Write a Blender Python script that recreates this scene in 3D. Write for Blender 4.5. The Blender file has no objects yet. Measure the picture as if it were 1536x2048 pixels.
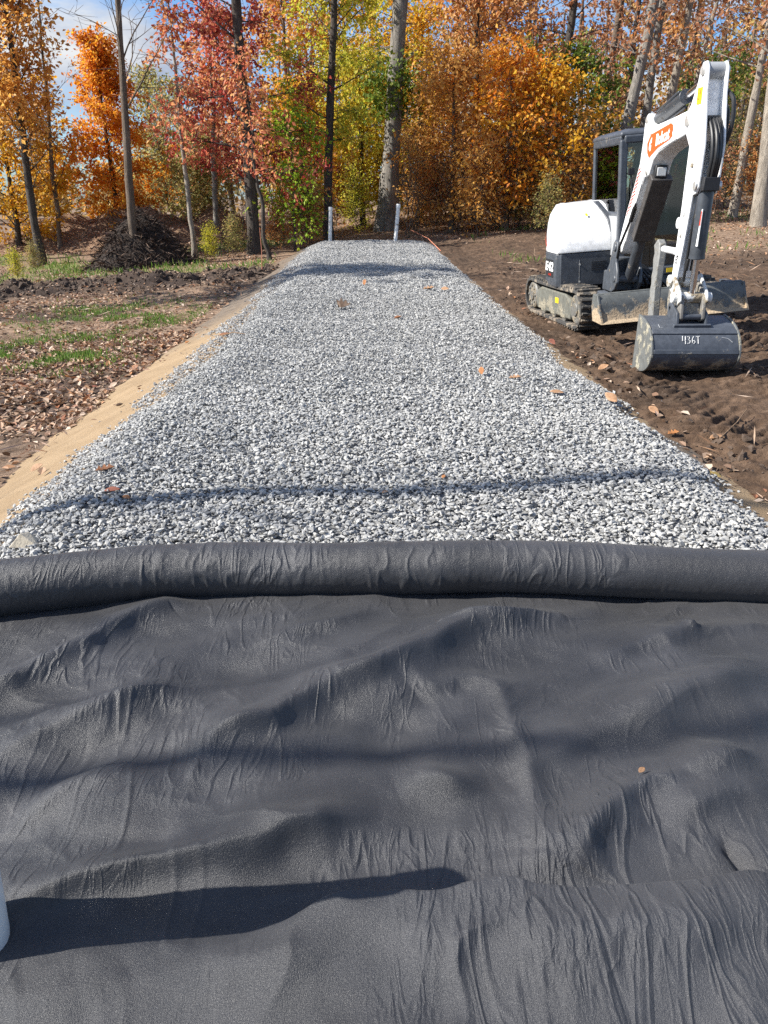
import bpy, bmesh, math, random
import numpy as np
from mathutils import Vector, Matrix

R = math.radians
random.seed(7)
C = bpy.context.scene.collection
SC = bpy.context.scene

# ------------------------------------------------------------------ camera model
PITCH = R(22.66); CAMH = 1.6; FPX = 1538.0
SP, CP = math.sin(PITCH), math.cos(PITCH)
cam = bpy.data.cameras.new('camera'); camo = bpy.data.objects.new('camera', cam)
C.objects.link(camo); SC.camera = camo
camo.location = (0, 0, CAMH); camo.rotation_euler = (math.pi/2 - PITCH, 0, 0)
cam.sensor_fit = 'VERTICAL'; cam.sensor_height = 24; cam.sensor_width = 18
cam.lens = 24*FPX/2048; cam.clip_start = 0.05; cam.clip_end = 900

def ray(u, v):
    x = (u-768)/FPX; y = (v-1024)/FPX
    return np.array([x, CP - y*SP, -(SP + y*CP)])
def at_z(u, v, z=0.0):
    d = ray(u, v); t = (z-CAMH)/d[2]; return d*t + np.array([0, 0, CAMH])
def at_y(u, v, Y):
    d = ray(u, v); t = Y/d[1]; return d*t + np.array([0, 0, CAMH])

# ------------------------------------------------------------------ noise
def _h(ix, iy, s):
    n = (ix.astype(np.int64)*374761393 + iy.astype(np.int64)*668265263 + s*974634541) & 0x7fffffff
    n = ((n ^ (n >> 13))*1274126177) & 0x7fffffff
    n = (n ^ (n >> 16)) & 0xffff
    return n/65535.0
def vn(x, y, s=0):
    x = np.asarray(x, float); y = np.asarray(y, float)
    ix = np.floor(x); iy = np.floor(y); fx = x-ix; fy = y-iy
    fx = fx*fx*fx*(fx*(fx*6-15)+10); fy = fy*fy*fy*(fy*(fy*6-15)+10)
    a = _h(ix, iy, s); b = _h(ix+1, iy, s); c = _h(ix, iy+1, s); d = _h(ix+1, iy+1, s)
    return (a*(1-fx)+b*fx)*(1-fy) + (c*(1-fx)+d*fx)*fy - .5
def fbm(x, y, s=0, o=4):
    r = 0; a = 1.0
    for k in range(o):
        r = r + a*vn(x*2**k + 17.3*k, y*2**k - 9.1*k, s+k); a *= .5
    return r
def sstep(a, b, x):
    t = np.clip((x-a)/(b-a), 0, 1); return t*t*(3-2*t)

# ------------------------------------------------------------------ terrain functions
def axis(Y): return -.02*(Y-4)
def ground_base(X, Y):
    X = np.asarray(X, float); Y = np.asarray(Y, float)
    z = -.40 + .07*22*np.tanh(X/22) + .008*(np.minimum(Y, 40)-4)
    z = z + .055*np.clip(Y-28, 0, 14)
    return z
PRINTS = [(2.75, 10.2, 8), (4.5, 10.0, 8)]
def mud_mask(X, Y):
    m = sstep(1.4, 2.3, X - axis(Y) + .25*vn(X*.9, Y*.9, 5)) * (1-sstep(14.5, 19, Y - .25*X + 2*vn(X*.4, Y*.4, 6)))
    m = m*(1-sstep(9.5, 12, X+.8*vn(X*.5, Y*.5, 8)))
    m2 = sstep(1.4, 2.2, X-axis(Y))*(1-sstep(27, 31, Y+2*vn(X*.3, Y*.3, 9)))*(1-sstep(5.5, 8, X+1.2*vn(X*.4, Y*.4, 31)))
    return np.maximum(m, m2)
def ground_z(X, Y):
    z = ground_base(X, Y) + .12*fbm(X*.25, Y*.25, 1, 3) + .03*fbm(X*1.6, Y*1.6, 2, 3)
    m = mud_mask(X, Y)
    mud = .06*fbm(X*1.6, Y*1.6, 11, 3) + .032*np.abs(fbm(X*6, Y*6, 13, 3)) + .024*vn(X*17, Y*17, 14) + .02*np.abs(vn(X*9, Y*9, 15))
    # cleat prints left by the rubber tracks
    q = fbm(X*.55, Y*.55, 21, 2)
    dirx = X*.96 + Y*.28 + .4*q; diry = Y*.96 - X*.28 + .3*q
    diry = diry + .55*np.abs(((dirx*.9) % 1.0)-.5)
    lane = sstep(.12, .17, np.abs(((dirx*.9) % 1.0)-.5))
    pr = (.021*np.tanh(2.5*np.sin(diry*2*math.pi/.15 + 1.6*vn(X*3, Y*3, 23)))-.012)*lane*np.clip(.6+1.8*fbm(X*.8, Y*.8, 25, 2), .25, 1.2)
    near = 1-sstep(13, 18, Y)
    z = z + m*(mud + pr*near)
    # small ridge of pushed soil along the gravel
    uu = X - axis(Y)
    z = z + .05*np.exp(-((uu-2.75-.2*vn(Y*.6, Y*0, 3))/.25)**2)*(1-sstep(16, 24, Y))*(.6+fbm(X*5, Y*5, 33, 3))
    # left side: hummocky dark soil strip
    k = np.exp(-((Y-21.5-.12*(X+6)-.5*vn(X*.5, Y*0, 41))/1.6)**2)*sstep(-2.5, -4, X)
    z = z + k*(.12+.34*fbm(X*1.3, Y*1.3, 42, 4))
    lk = sstep(-2.8, -4.5, X)*(1-sstep(24, 30, Y))
    z = z + lk*(.10*fbm(X*1.1, Y*1.1, 51, 4) + .03*np.abs(fbm(X*5, Y*5, 52, 3)))
    return z
def gravel_edge_noise(Y, s): return .28*vn(Y*.8, Y*0+.5, s)+.22*vn(Y*2.6, Y*0, s+1)+.12*vn(Y*7, Y*0, s+2)
def gravel_z(X, Y):
    u = X - axis(Y)
    L = np.clip(-u-1.5-.18*(1-sstep(4.5, 8, Y)), 0, 3); Rr = np.clip(u-1.75, 0, 3)
    z = -.42*L*np.minimum(1, .35+L) - .38*Rr*np.minimum(1, .45+Rr)
    z = z + .07*fbm(X*.45, Y*.45, 61, 3) + .035*fbm(X*1.5, Y*1.5, 62, 2) - .02*u*u*.4
    z = z + .05*np.exp(-((Y-25)/3.5)**2) - .08*np.exp(-((Y-18)/3)**2)*.5
    z = z - .16*np.clip(Y-27.6, 0, 4)**1.5
    return z
def sand_z(X, Y):
    u = X - axis(Y)
    z = -.14 - .41*np.maximum(0, -u-2.0) - .32*np.maximum(0, u-2.05)
    z = z + .07*fbm(X*.9, Y*.9, 71, 4)*sstep(2.2, 2.7, np.abs(u)) + .012*fbm(X*4, Y*4, 73, 3) + .006*fbm(X*9, Y*9, 72, 2)
    z = z - .35*np.clip(Y-28.2, 0, 6)
    return z
def on_ground(u, v):
    d = ray(u, v); o = np.array([0, 0, CAMH])
    t = 3.0
    for i in range(4000):
        p = o + d*t
        if p[2] <= float(ground_z(p[0], p[1])): break
        t += .03
    return p

# ------------------------------------------------------------------ object helpers
def tag(o, label=None, cat=None, group=None, kind=None):
    if label: o['label'] = label
    if cat: o['category'] = cat
    if group: o['group'] = group
    if kind: o['kind'] = kind
    return o
def empty(name, loc, label, cat, group=None, M=None):
    o = bpy.data.objects.new(name, None); C.objects.link(o)
    o.empty_display_size = .2
    if M is not None: o.matrix_world = M
    else: o.location = loc
    return tag(o, label, cat, group)
def link(name, me, parent=None, loc=None):
    o = bpy.data.objects.new(name, me); C.objects.link(o)
    if parent is not None: o.parent = parent
    if loc is not None: o.location = loc
    return o
def fast_mesh(name, V, F, mat, smooth=False, midx=None):
    V = np.ascontiguousarray(V, np.float32); F = np.ascontiguousarray(F, np.int32)
    me = bpy.data.meshes.new(name)
    me.vertices.add(len(V)); me.vertices.foreach_set('co', V.ravel())
    me.loops.add(F.size); me.loops.foreach_set('vertex_index', F.ravel())
    me.polygons.add(len(F)); k = F.shape[1]
    me.polygons.foreach_set('loop_start', np.arange(len(F), dtype=np.int32)*k)
    me.polygons.foreach_set('use_smooth', np.full(len(F), smooth, dtype=bool))
    for m in (mat if isinstance(mat, (list, tuple)) else [mat]): me.materials.append(m)
    if midx is not None: me.polygons.foreach_set('material_index', np.ascontiguousarray(midx, np.int32))
    me.update(calc_edges=True)
    return me
def grid_faces(nx, ny):
    i = np.arange(nx-1)[None, :]; j = np.arange(ny-1)[:, None]
    a = j*nx + i
    return np.stack([a, a+1, a+nx+1, a+nx], -1).reshape(-1, 4)
def set_attr(me, name, cols):
    at = me.color_attributes.new(name, 'FLOAT_COLOR', 'POINT')
    at.data.foreach_set('color', np.ascontiguousarray(cols, np.float32).ravel())

class MB:
    """collects solid shapes into one mesh"""
    def __init__(s): s.v = []; s.f = []; s.m = []
    def add(s, V, F, m=0, M=None):
        b = len(s.v)
        for p in V:
            p = Vector(p)
            s.v.append(M @ p if M is not None else p)
        for f in F: s.f.append([b+i for i in f]); s.m.append(m)
    def box(s, a, b, m=0, M=None):
        x0, y0, z0 = a; x1, y1, z1 = b
        V = [(x0,y0,z0),(x1,y0,z0),(x1,y1,z0),(x0,y1,z0),(x0,y0,z1),(x1,y0,z1),(x1,y1,z1),(x0,y1,z1)]
        s.add(V, [(0,3,2,1),(4,5,6,7),(0,1,5,4),(1,2,6,5),(2,3,7,6),(3,0,4,7)], m, M)
    def prism(s, pts, a, b, ax=1, m=0, M=None):
        """2-D outline extruded along axis ax (0,1,2)"""
        n = len(pts); V = []
        for c in (a, b):
            for p in pts:
                q = [p[0], p[1]]; q.insert(ax, c); V.append(tuple(q))
        F = [list(range(n)), list(range(2*n-1, n-1, -1))]
        F += [(i, (i+1) % n, n+(i+1) % n, n+i) for i in range(n)]
        s.add(V, F, m, M)
    def loft(s, rings, m=0, M=None, cap=True):
        n = len(rings[0]); V = [p for r in rings for p in r]; F = []
        for k in range(len(rings)-1):
            F += [(k*n+i, k*n+(i+1) % n, (k+1)*n+(i+1) % n, (k+1)*n+i) for i in range(n)]
        if cap: F += [list(range(n)), list(range(len(V)-1, len(V)-n-1, -1))]
        s.add(V, F, m, M)
    def tube(s, pts, rad, k=10, m=0, M=None, cap=True):
        pts = [Vector(p) for p in pts]; n = len(pts)
        if not isinstance(rad, (list, tuple)): rad = [rad]*n
        rings = []; prev = None
        for i in range(n):
            t = (pts[min(i+1, n-1)] - pts[max(i-1, 0)]).normalized()
            if prev is None:
                a = Vector((0, 0, 1)) if abs(t.z) < .9 else Vector((1, 0, 0))
                e1 = t.cross(a).normalized()
            else:
                e1 = (prev - t*prev.dot(t)).normalized()
            prev = e1; e2 = t.cross(e1)
            rings.append([pts[i] + (e1*math.cos(2*math.pi*j/k) + e2*math.sin(2*math.pi*j/k))*rad[i] for j in range(k)])
        s.loft(rings, m, M, cap)
    def build(s, name, mats, parent=None, bevel=0, seg=2, ang=35, smooth=True, recalc=True):
        me = bpy.data.meshes.new(name)
        me.from_pydata([tuple(p) for p in s.v], [], s.f)
        mats = mats if isinstance(mats, (list, tuple)) else [mats]
        for m in mats: me.materials.append(m)
        me.polygons.foreach_set('material_index', s.m)
        if recalc:
            bm = bmesh.new(); bm.from_mesh(me)
            bmesh.ops.recalc_face_normals(bm, faces=bm.faces[:]); bm.to_mesh(me); bm.free()
        if smooth:
            me.polygons.foreach_set('use_smooth', [True]*len(me.polygons))
            me.set_sharp_from_angle(angle=R(ang))
        o = link(name, me, parent)
        if bevel:
            b = o.modifiers.new('bevel', 'BEVEL'); b.width = bevel; b.segments = seg
            b.limit_method = 'ANGLE'; b.angle_limit = R(ang); b.use_clamp_overlap = True
            b.harden_normals = False
        return o

# ------------------------------------------------------------------ materials
def new_mat(name):
    m = bpy.data.materials.new(name); m.use_nodes = True
    nt = m.node_tree; b = nt.nodes['Principled BSDF']
    return m, nt, b
def N(nt, t, **kw):
    n = nt.nodes.new(t)
    for k, v in kw.items():
        if k in n.inputs: n.inputs[k].default_value = v
        else: setattr(n, k, v)
    return n
def ramp(nt, fac, stops):
    r = nt.nodes.new('ShaderNodeValToRGB'); e = r.color_ramp.elements
    while len(e) < len(stops): e.new(.5)
    for el, (p, c) in zip(e, stops):
        el.position = p; el.color = (*c, 1) if len(c) == 3 else c
    nt.links.new(fac, r.inputs[0]); return r.outputs[0]
def mixc(nt, fac, a, b, typ='MIX'):
    n = nt.nodes.new('ShaderNodeMix'); n.data_type = 'RGBA'; n.blend_type = typ
    for s, val in ((n.inputs[0], fac), (n.inputs[6], a), (n.inputs[7], b)):
        if hasattr(val, 'links'): nt.links.new(val, s)
        elif isinstance(val, (int, float)): s.default_value = val
        else: s.default_value = (*val, 1)
    return n.outputs[2]
def coords(nt, kind='Object', scale=None):
    tc = nt.nodes.new('ShaderNodeTexCoord'); o = tc.outputs[kind]
    if scale:
        mp = nt.nodes.new('ShaderNodeMapping'); mp.inputs['Scale'].default_value = scale
        nt.links.new(o, mp.inputs[0]); o = mp.outputs[0]
    return o
def noise(nt, vec, scale, detail=4, rough=.55, dist=0):
    n = N(nt, 'ShaderNodeTexNoise', Scale=scale, Detail=detail, Roughness=rough, Distortion=dist)
    if vec is not None: nt.links.new(vec, n.inputs['Vector'])
    return n.outputs['Fac']
def bump(nt, h, strength, dist, normal=None):
    b = N(nt, 'ShaderNodeBump', Strength=strength, Distance=dist)
    nt.links.new(h, b.inputs['Height'])
    if normal is not None: nt.links.new(normal, b.inputs['Normal'])
    return b.outputs['Normal']
def plain(name, col, rough=.5, metal=0, var=.12, scale=6, bmp=0, bscale=60, spec=.5, coat=0):
    m, nt, b = new_mat(name); v = coords(nt)
    f = noise(nt, v, scale, 5)
    lo = tuple(c*(1-var) for c in col); hi = tuple(min(1, c*(1+var)) for c in col)
    nt.links.new(ramp(nt, f, [(.3, lo), (.7, hi)]), b.inputs['Base Color'])
    rr = N(nt, 'ShaderNodeMapRange'); rr.inputs[3].default_value = rough*.85; rr.inputs[4].default_value = min(1, rough*1.2)
    nt.links.new(f, rr.inputs[0]); nt.links.new(rr.outputs[0], b.inputs['Roughness'])
    b.inputs['Metallic'].default_value = metal; b.inputs['Specular IOR Level'].default_value = spec
    b.inputs['Coat Weight'].default_value = coat
    if bmp: nt.links.new(bump(nt, noise(nt, v, bscale, 4), bmp, .01), b.inputs['Normal'])
    return m
def dirty(name, col, mudcol, amount, rough=.5, scale=5, metal=0, low=None):
    """paint or steel with patches of dried mud; low=(z0,z1): more mud towards the bottom of the thing"""
    m, nt, b = new_mat(name); v = coords(nt)
    f = noise(nt, v, scale, 8, .68)
    if low:
        sx = nt.nodes.new('ShaderNodeSeparateXYZ'); nt.links.new(v, sx.inputs[0])
        mr = N(nt, 'ShaderNodeMapRange'); mr.inputs[1].default_value = low[1]; mr.inputs[2].default_value = low[0]
        mr.inputs[3].default_value = -.12; mr.inputs[4].default_value = .22
        nt.links.new(sx.outputs[2], mr.inputs[0])
        ad = N(nt, 'ShaderNodeMath', operation='ADD'); nt.links.new(f, ad.inputs[0]); nt.links.new(mr.outputs[0], ad.inputs[1]); f = ad.outputs[0]
    k = ramp(nt, f, [(.62-amount*.4, (0, 0, 0)), (.70-amount*.4, (1, 1, 1))])
    f2 = noise(nt, v, 40, 5)
    mc = ramp(nt, f2, [(.3, tuple(c*.6 for c in mudcol)), (.7, mudcol)])
    pc = ramp(nt, noise(nt, v, 14, 6, .7), [(.35, tuple(c*.8 for c in col)), (.7, tuple(min(1, c*1.25+.01) for c in col))])
    nt.links.new(mixc(nt, k, pc, mc), b.inputs['Base Color'])
    rr = N(nt, 'ShaderNodeMapRange'); rr.inputs[3].default_value = rough; rr.inputs[4].default_value = .95
    nt.links.new(k, rr.inputs[0]); nt.links.new(rr.outputs[0], b.inputs['Roughness'])
    b.inputs['Metallic'].default_value = metal
    ad2 = N(nt, 'ShaderNodeMath', operation='MULTIPLY'); nt.links.new(f2, ad2.inputs[0]); nt.links.new(k, ad2.inputs[1])
    nt.links.new(bump(nt, ad2.outputs[0], .8, .015), b.inputs['Normal'])
    return m
def leaf_mat(name, cols, rough=.55, trans=.56, clump=.5):
    m, nt, b = new_mat(name)
    g = nt.nodes.new('ShaderNodeNewGeometry')
    nf = noise(nt, coords(nt), 1.1, 3)
    mx = N(nt, 'ShaderNodeMath', operation='MULTIPLY_ADD')
    # hue = random per leaf, pushed by slow drift through the crown
    nt.links.new(nf, mx.inputs[0]); mx.inputs[1].default_value = clump*1.6; mx.inputs[2].default_value = -clump*.8
    ad = N(nt, 'ShaderNodeMath', operation='ADD'); nt.links.new(mx.outputs[0], ad.inputs[0]); nt.links.new(g.outputs['Random Per Island'], ad.inputs[1])
    ad.use_clamp = True
    n = len(cols)
    col = ramp(nt, ad.outputs[0], [(i/(n-1), c) for i, c in enumerate(cols)])
    nt.links.new(col, b.inputs['Base Color']); b.inputs['Roughness'].default_value = rough
    b.inputs['Specular IOR Level'].default_value = .35
    t = nt.nodes.new('ShaderNodeBsdfTranslucent'); nt.links.new(col, t.inputs[0])
    ms = nt.nodes.new('ShaderNodeMixShader'); ms.inputs[0].default_value = trans
    nt.links.new(b.outputs[0], ms.inputs[1]); nt.links.new(t.outputs[0], ms.inputs[2])
    nt.links.new(ms.outputs[0], nt.nodes['Material Output'].inputs[0])
    return m
def bark_mat(name, lo, hi, sc=14):
    m, nt, b = new_mat(name)
    v = coords(nt, 'Object', (1, 1, .16))
    f = noise(nt, v, sc, 8, .72, 1.0); f2 = noise(nt, coords(nt), 2.2, 3)
    c = ramp(nt, f, [(.32, lo), (.66, hi)])
    c = mixc(nt, ramp(nt, f2, [(.5, (0, 0, 0)), (.75, (.5, .5, .5))]), c, tuple(min(1, x*1.35) for x in hi))
    nt.links.new(c, b.inputs['Base Color']); b.inputs['Roughness'].default_value = .9
    nt.links.new(bump(nt, f, 1.0, .09), b.inputs['Normal'])
    return m

# ------------------------------------------------------------------ setting: ground
def cat(*a): return np.unique(np.concatenate([np.linspace(*q) for q in a]))
gx = cat((-160, -40, 25), (-40, -16, 50), (-16, -3, 150), (-3, 1.6, 24), (1.6, 6.2, 240), (6.2, 18, 130), (18, 40, 40), (40, 160, 25))
gy = cat((-12, 2, 25), (2, 4.4, 34), (4.4, 12.5, 470), (12.5, 30, 190), (30, 60, 70), (60, 260, 50))
GX, GY = np.meshgrid(gx, gy)
GZ = ground_z(GX, GY)
V = np.stack([GX, GY, GZ], -1).reshape(-1, 3)
mm = mud_mask(GX, GY)
dark = np.exp(-((GY-21.0-.10*(GX+6)-.9*vn(GX*.5, GY*.5, 41))/1.5)**2)*sstep(-2.0, -3.2, GX)
dark = np.maximum(dark, .9*np.exp(-(((GX+3.9)/1.2)**2+((GY-8.8)/2.2)**2)))
dark = np.maximum(dark, sstep(.1, .35, fbm(GX*.5, GY*.5, 97, 3))*sstep(-2.4, -3.5, GX)*(1-sstep(16, 18, GY))*.8)
grs = sstep(.0, .3, fbm(GX*.35, GY*.35, 91, 3)+.25*np.exp(-((GY-27)/4)**2))*sstep(-3.0, -4.2, GX)*sstep(21.5, 24, GY)*(1-sstep(34, 40, GY))
cols = np.stack([mm, grs, np.clip(dark, 0, 1), np.ones_like(mm)], -1).reshape(-1, 4)
m, nt, b = new_mat('ground_soil'); v = coords(nt)
at = nt.nodes.new('ShaderNodeAttribute'); at.attribute_name = 'zones'
sx = nt.nodes.new('ShaderNodeSeparateColor'); nt.links.new(at.outputs['Color'], sx.inputs[0])
litter = ramp(nt, noise(nt, v, 9, 8, .7), [(.3, (.07, .046, .031)), (.48, (.20, .135, .09)), (.62, (.30, .21, .145)), (.8, (.42, .31, .22))])
mudc = ramp(nt, noise(nt, v, 5, 9, .7), [(.28, (.036, .023, .016)), (.48, (.086, .056, .037)), (.72, (.165, .113, .078))])
big = ramp(nt, noise(nt, v, .7, 4), [(.35, (.75, .75, .75)), (.65, (1.25, 1.2, 1.15))])
mudc = mixc(nt, 1.0, mudc, big, 'MULTIPLY')
grassc = ramp(nt, noise(nt, v, 22, 6, .7), [(.3, (.07, .09, .025)), (.55, (.17, .19, .06)), (.75, (.32, .28, .12))])
darkc = ramp(nt, noise(nt, v, 12, 8, .7), [(.3, (.018, .013, .011)), (.7, (.07, .05, .04))])
c = mixc(nt, sx.outputs[1], litter, grassc); c = mixc(nt, sx.outputs[2], c, darkc); c = mixc(nt, sx.outputs[0], c, mudc)
nt.links.new(c, b.inputs['Base Color']); b.inputs['Roughness'].default_value = .95
b.inputs['Specular IOR Level'].default_value = .2
n1 = bump(nt, noise(nt, v, 30, 8, .7), .9, .03)
nt.links.new(n1, b.inputs['Normal'])
M_ground = m
me = fast_mesh('ground', V, grid_faces(len(gx), len(gy)), M_ground, True)
set_attr(me, 'zones', cols)
tag(link('ground', me), kind='structure')

# ------------------------------------------------------------------ sand bank under the gravel
m, nt, b = new_mat('sand'); v = coords(nt)
c = ramp(nt, noise(nt, v, 3, 5, .6), [(.3, (.27, .185, .10)), (.7, (.385, .275, .16))])
c = mixc(nt, ramp(nt, noise(nt, v, 140, 3, .7), [(.3, (0, 0, 0)), (.75, (.6, .6, .6))]), c, (.20, .135, .075))
sat = nt.nodes.new('ShaderNodeAttribute'); sat.attribute_name = 'zones'
ssx = nt.nodes.new('ShaderNodeSeparateColor'); nt.links.new(sat.outputs['Color'], ssx.inputs[0])
c = mixc(nt, ssx.outputs[0], c, ramp(nt, noise(nt, v, 8, 7, .7), [(.3, (.075, .055, .04)), (.7, (.21, .165, .12))]))
nt.links.new(c, b.inputs['Base Color']); b.inputs['Roughness'].default_value = .95
nt.links.new(bump(nt, noise(nt, v, 60, 8, .75), .8, .018), b.inputs['Normal'])
su = np.linspace(-5.2, 4.2, 130); sy = np.linspace(-2, 33, 420)
UU, YY = np.meshgrid(su, sy); XX = UU + axis(YY)
me = fast_mesh('sand_bank', np.stack([XX, YY, sand_z(XX, YY)], -1).reshape(-1, 3), grid_faces(len(su), len(sy)), m, True)
sz = sstep(9.5, 14.5, YY + 2.5*fbm(XX*1.2, YY*.5, 75, 3) - 1.2*(UU+2.6))*(UU < 0) + sstep(.1, .4, fbm(XX*1.1, YY*.7, 76, 3)+.25)*(UU > 0)
set_attr(me, 'zones', np.stack([np.clip(sz, 0, 1), sz*0, sz*0, sz*0+1], -1).reshape(-1, 4))
tag(link('sand_bank', me), kind='structure')

# ------------------------------------------------------------------ gravel
m, nt, b = new_mat('gravel_base'); v = coords(nt)
vo = N(nt, 'ShaderNodeTexVoronoi', Scale=26.0); nt.links.new(v, vo.inputs['Vector'])
c = ramp(nt, noise(nt, v, 30, 4), [(.3, (.14, .14, .14)), (.7, (.26, .26, .255))])
nt.links.new(c, b.inputs['Base Color']); b.inputs['Roughness'].default_value = .95
nt.links.new(bump(nt, vo.outputs['Distance'], 1.0, .03), b.inputs['Normal'])
su = np.linspace(-1.98, 1.98, 90); sy = np.linspace(-1.5, 31, 420)
UU, YY = np.meshgrid(su, sy); XX = UU + axis(YY)
ZZ = np.maximum(gravel_z(XX, YY), sand_z(XX, YY)-.04)-.018 - .07*(1-sstep(2.5, 2.9, YY))
tag(link('gravel_bed', fast_mesh('gravel_bed', np.stack([XX, YY, ZZ], -1).reshape(-1, 3), grid_faces(len(su), len(sy)), m, True)), kind='structure')

m, nt, b = new_mat('crushed_stone'); v = coords(nt)
g = nt.nodes.new('ShaderNodeNewGeometry')
c = ramp(nt, g.outputs['Random Per Island'], [(0, (.19, .19, .188)), (.2, (.31, .308, .30)), (.55, (.37, .367, .356)), (.88, (.425, .42, .404)), (1, (.50, .49, .46))])
f = noise(nt, v, 45, 5, .65)
c = mixc(nt, 1.0, c, ramp(nt, f, [(.3, (.78, .78, .79)), (.7, (1.12, 1.12, 1.1))]), 'MULTIPLY')
nt.links.new(c, b.inputs['Base Color']); b.inputs['Roughness'].default_value = .85
b.inputs['Specular IOR Level'].default_value = .3
nt.links.new(bump(nt, noise(nt, v, 160, 3), .35, .004), b.inputs['Normal'])
M_stone = m

def hull(n, rng):
    p = rng.normal(size=(n, 3)); p /= np.linalg.norm(p, axis=1)[:, None]
    p *= rng.uniform(.78, 1.08, (n, 1)); p *= np.array([1.15, rng.uniform(.62, .85), rng.uniform(.42, .66)])
    bm = bmesh.new()
    for q in p: bm.verts.new(q)
    r = bmesh.ops.convex_hull(bm, input=bm.verts[:])
    bmesh.ops.delete(bm, geom=[x for x in bm.verts if not x.link_faces], context='VERTS')
    bmesh.ops.triangulate(bm, faces=bm.faces[:])
    bmesh.ops.recalc_face_normals(bm, faces=bm.faces[:])
    bm.verts.index_update()
    Vv = np.array([x.co[:] for x in bm.verts]); Ff = np.array([[x.index for x in f.verts] for f in bm.faces])
    bm.free(); return Vv, Ff
def rot_mats(rng, n, flat=.5):
    ax = rng.uniform(0, 2*np.pi, n); ti = rng.normal(0, flat, n); tj = rng.normal(0, flat, n)
    cz, sz, cx, sx_, cy, sy_ = np.cos(ax), np.sin(ax), np.cos(ti), np.sin(ti), np.cos(tj), np.sin(tj)
    o = np.zeros(n); i = np.ones(n)
    Rz = np.stack([cz, -sz, o, sz, cz, o, o, o, i], -1).reshape(n, 3, 3)
    Rx = np.stack([i, o, o, o, cx, -sx_, o, sx_, cx], -1).reshape(n, 3, 3)
    Ry = np.stack([cy, o, sy_, o, i, o, -sy_, o, cy], -1).reshape(n, 3, 3)
    return Rz @ Rx @ Ry
def scatter(P, S, protos, rng, flat=.5):
    """solid lumps of several shapes at points P with sizes S -> one vertex and face array"""
    Vs = []; Fs = []; base = 0
    pick = rng.integers(0, len(protos), len(P)); RM = rot_mats(rng, len(P), flat)
    for k, (pv, pf) in enumerate(protos):
        idx = np.nonzero(pick == k)[0]
        if len(idx) == 0: continue
        W = np.einsum('nij,vj->nvi', RM[idx], pv)*S[idx][:, None, None] + P[idx][:, None, :]
        F = pf[None] + (np.arange(len(idx))*len(pv))[:, None, None] + base
        Vs.append(W.reshape(-1, 3)); Fs.append(F.reshape(-1, 3)); base += len(idx)*len(pv)
    return np.concatenate(Vs), np.concatenate(Fs)
rng = np.random.default_rng(3)
near_p = [hull(13, rng) for _ in range(40)]; far_p = [hull(9, rng) for _ in range(24)]
def stones(y0, y1, dens, smin, smax, protos, lift=1.0):
    n = int((y1-y0)*4.9*dens)
    u = rng.uniform(-2.6, 2.5, n); y = rng.uniform(y0, y1, n)
    eL = -2.12 - .20*(1-sstep(4.5, 8, y)) + gravel_edge_noise(y, 81); eR = 2.10 + gravel_edge_noise(y, 85)
    # ragged margin: fewer stones past the edge, a few strays
    d = np.minimum(u-eL, eR-u)
    keep = rng.uniform(0, 1, n) < np.where(d > 0, 1, .45*np.exp(d/.055))
    keep &= y > 2.97 - .27*sstep(-.45, -1.95, u)**1.2 - .11*sstep(.3, 2.0, u)
    u, y = u[keep], y[keep]; x = u + axis(y)
    s = rng.uniform(smin, smax, len(u))*rng.choice([.6, .85, 1, 1, 1.15, 1.35], len(u))
    z = np.maximum(gravel_z(x, y), sand_z(x, y)) + rng.uniform(-.012, .014, len(u))*lift
    return np.stack([x, y, z], -1), s, protos
VV = []; FF = []; base = 0
for a in ((2.72, 6.5, 2600, .0105, .0200, near_p), (6.5, 13.5, 2000, .0115, .0210, far_p), (13.5, 30.5, 1150, .015, .026, far_p), (2.72, 6.5, 900, .005, .010, far_p)):
    P, S, pr = stones(*a)
    v_, f_ = scatter(P, S, pr, rng, .28); VV.append(v_); FF.append(f_+base); base += len(v_)
o = link('gravel', fast_mesh('gravel', np.concatenate(VV), np.concatenate(FF), M_stone))
tag(o, 'light grey crushed stone spread along the top of the sand bank', 'gravel', kind='stuff')

# ------------------------------------------------------------------ clods of mud on the right
m, nt, b = new_mat('mud_clod'); v = coords(nt)
nt.links.new(ramp(nt, noise(nt, v, 12, 6, .7), [(.3, (.04, .027, .019)), (.7, (.13, .09, .064))]), b.inputs['Base Color'])
b.inputs['Roughness'].default_value = .95
nt.links.new(bump(nt, noise(nt, v, 60, 5, .7), .8, .01), b.inputs['Normal'])
M_clod = m
n = 9000
x = rng.uniform(2.0, 9.5, n); y = 5.0 + rng.uniform(0, 1, n)**1.4*14
k = rng.uniform(0, 1, n) < mud_mask(x, y)*np.clip(.25+1.6*fbm(x*.9, y*.9, 101, 3), 0.04, 1)
x, y = x[k], y[k]; s = .012 + .05*rng.uniform(0, 1, len(x))**4
lump = [hull(12, rng) for _ in range(14)]
n2 = 3200; x2 = rng.uniform(-15, -2.6, n2); y2 = 21.3 + .10*(x2+6) + rng.normal(0, 1.0, n2); s2 = .02+.09*rng.uniform(0, 1, n2)**3
x = np.concatenate([x, x2]); y = np.concatenate([y, y2]); s = np.concatenate([s, s2])
v_, f_ = scatter(np.stack([x, y, ground_z(x, y)+s*.25], -1), s, lump, rng, .8)
tag(link('mud_clods', fast_mesh('mud_clods', v_, f_, M_clod, False)), 'loose dark clods of churned soil around the excavator and along the dark strip at left', 'mud', kind='stuff')

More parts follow.
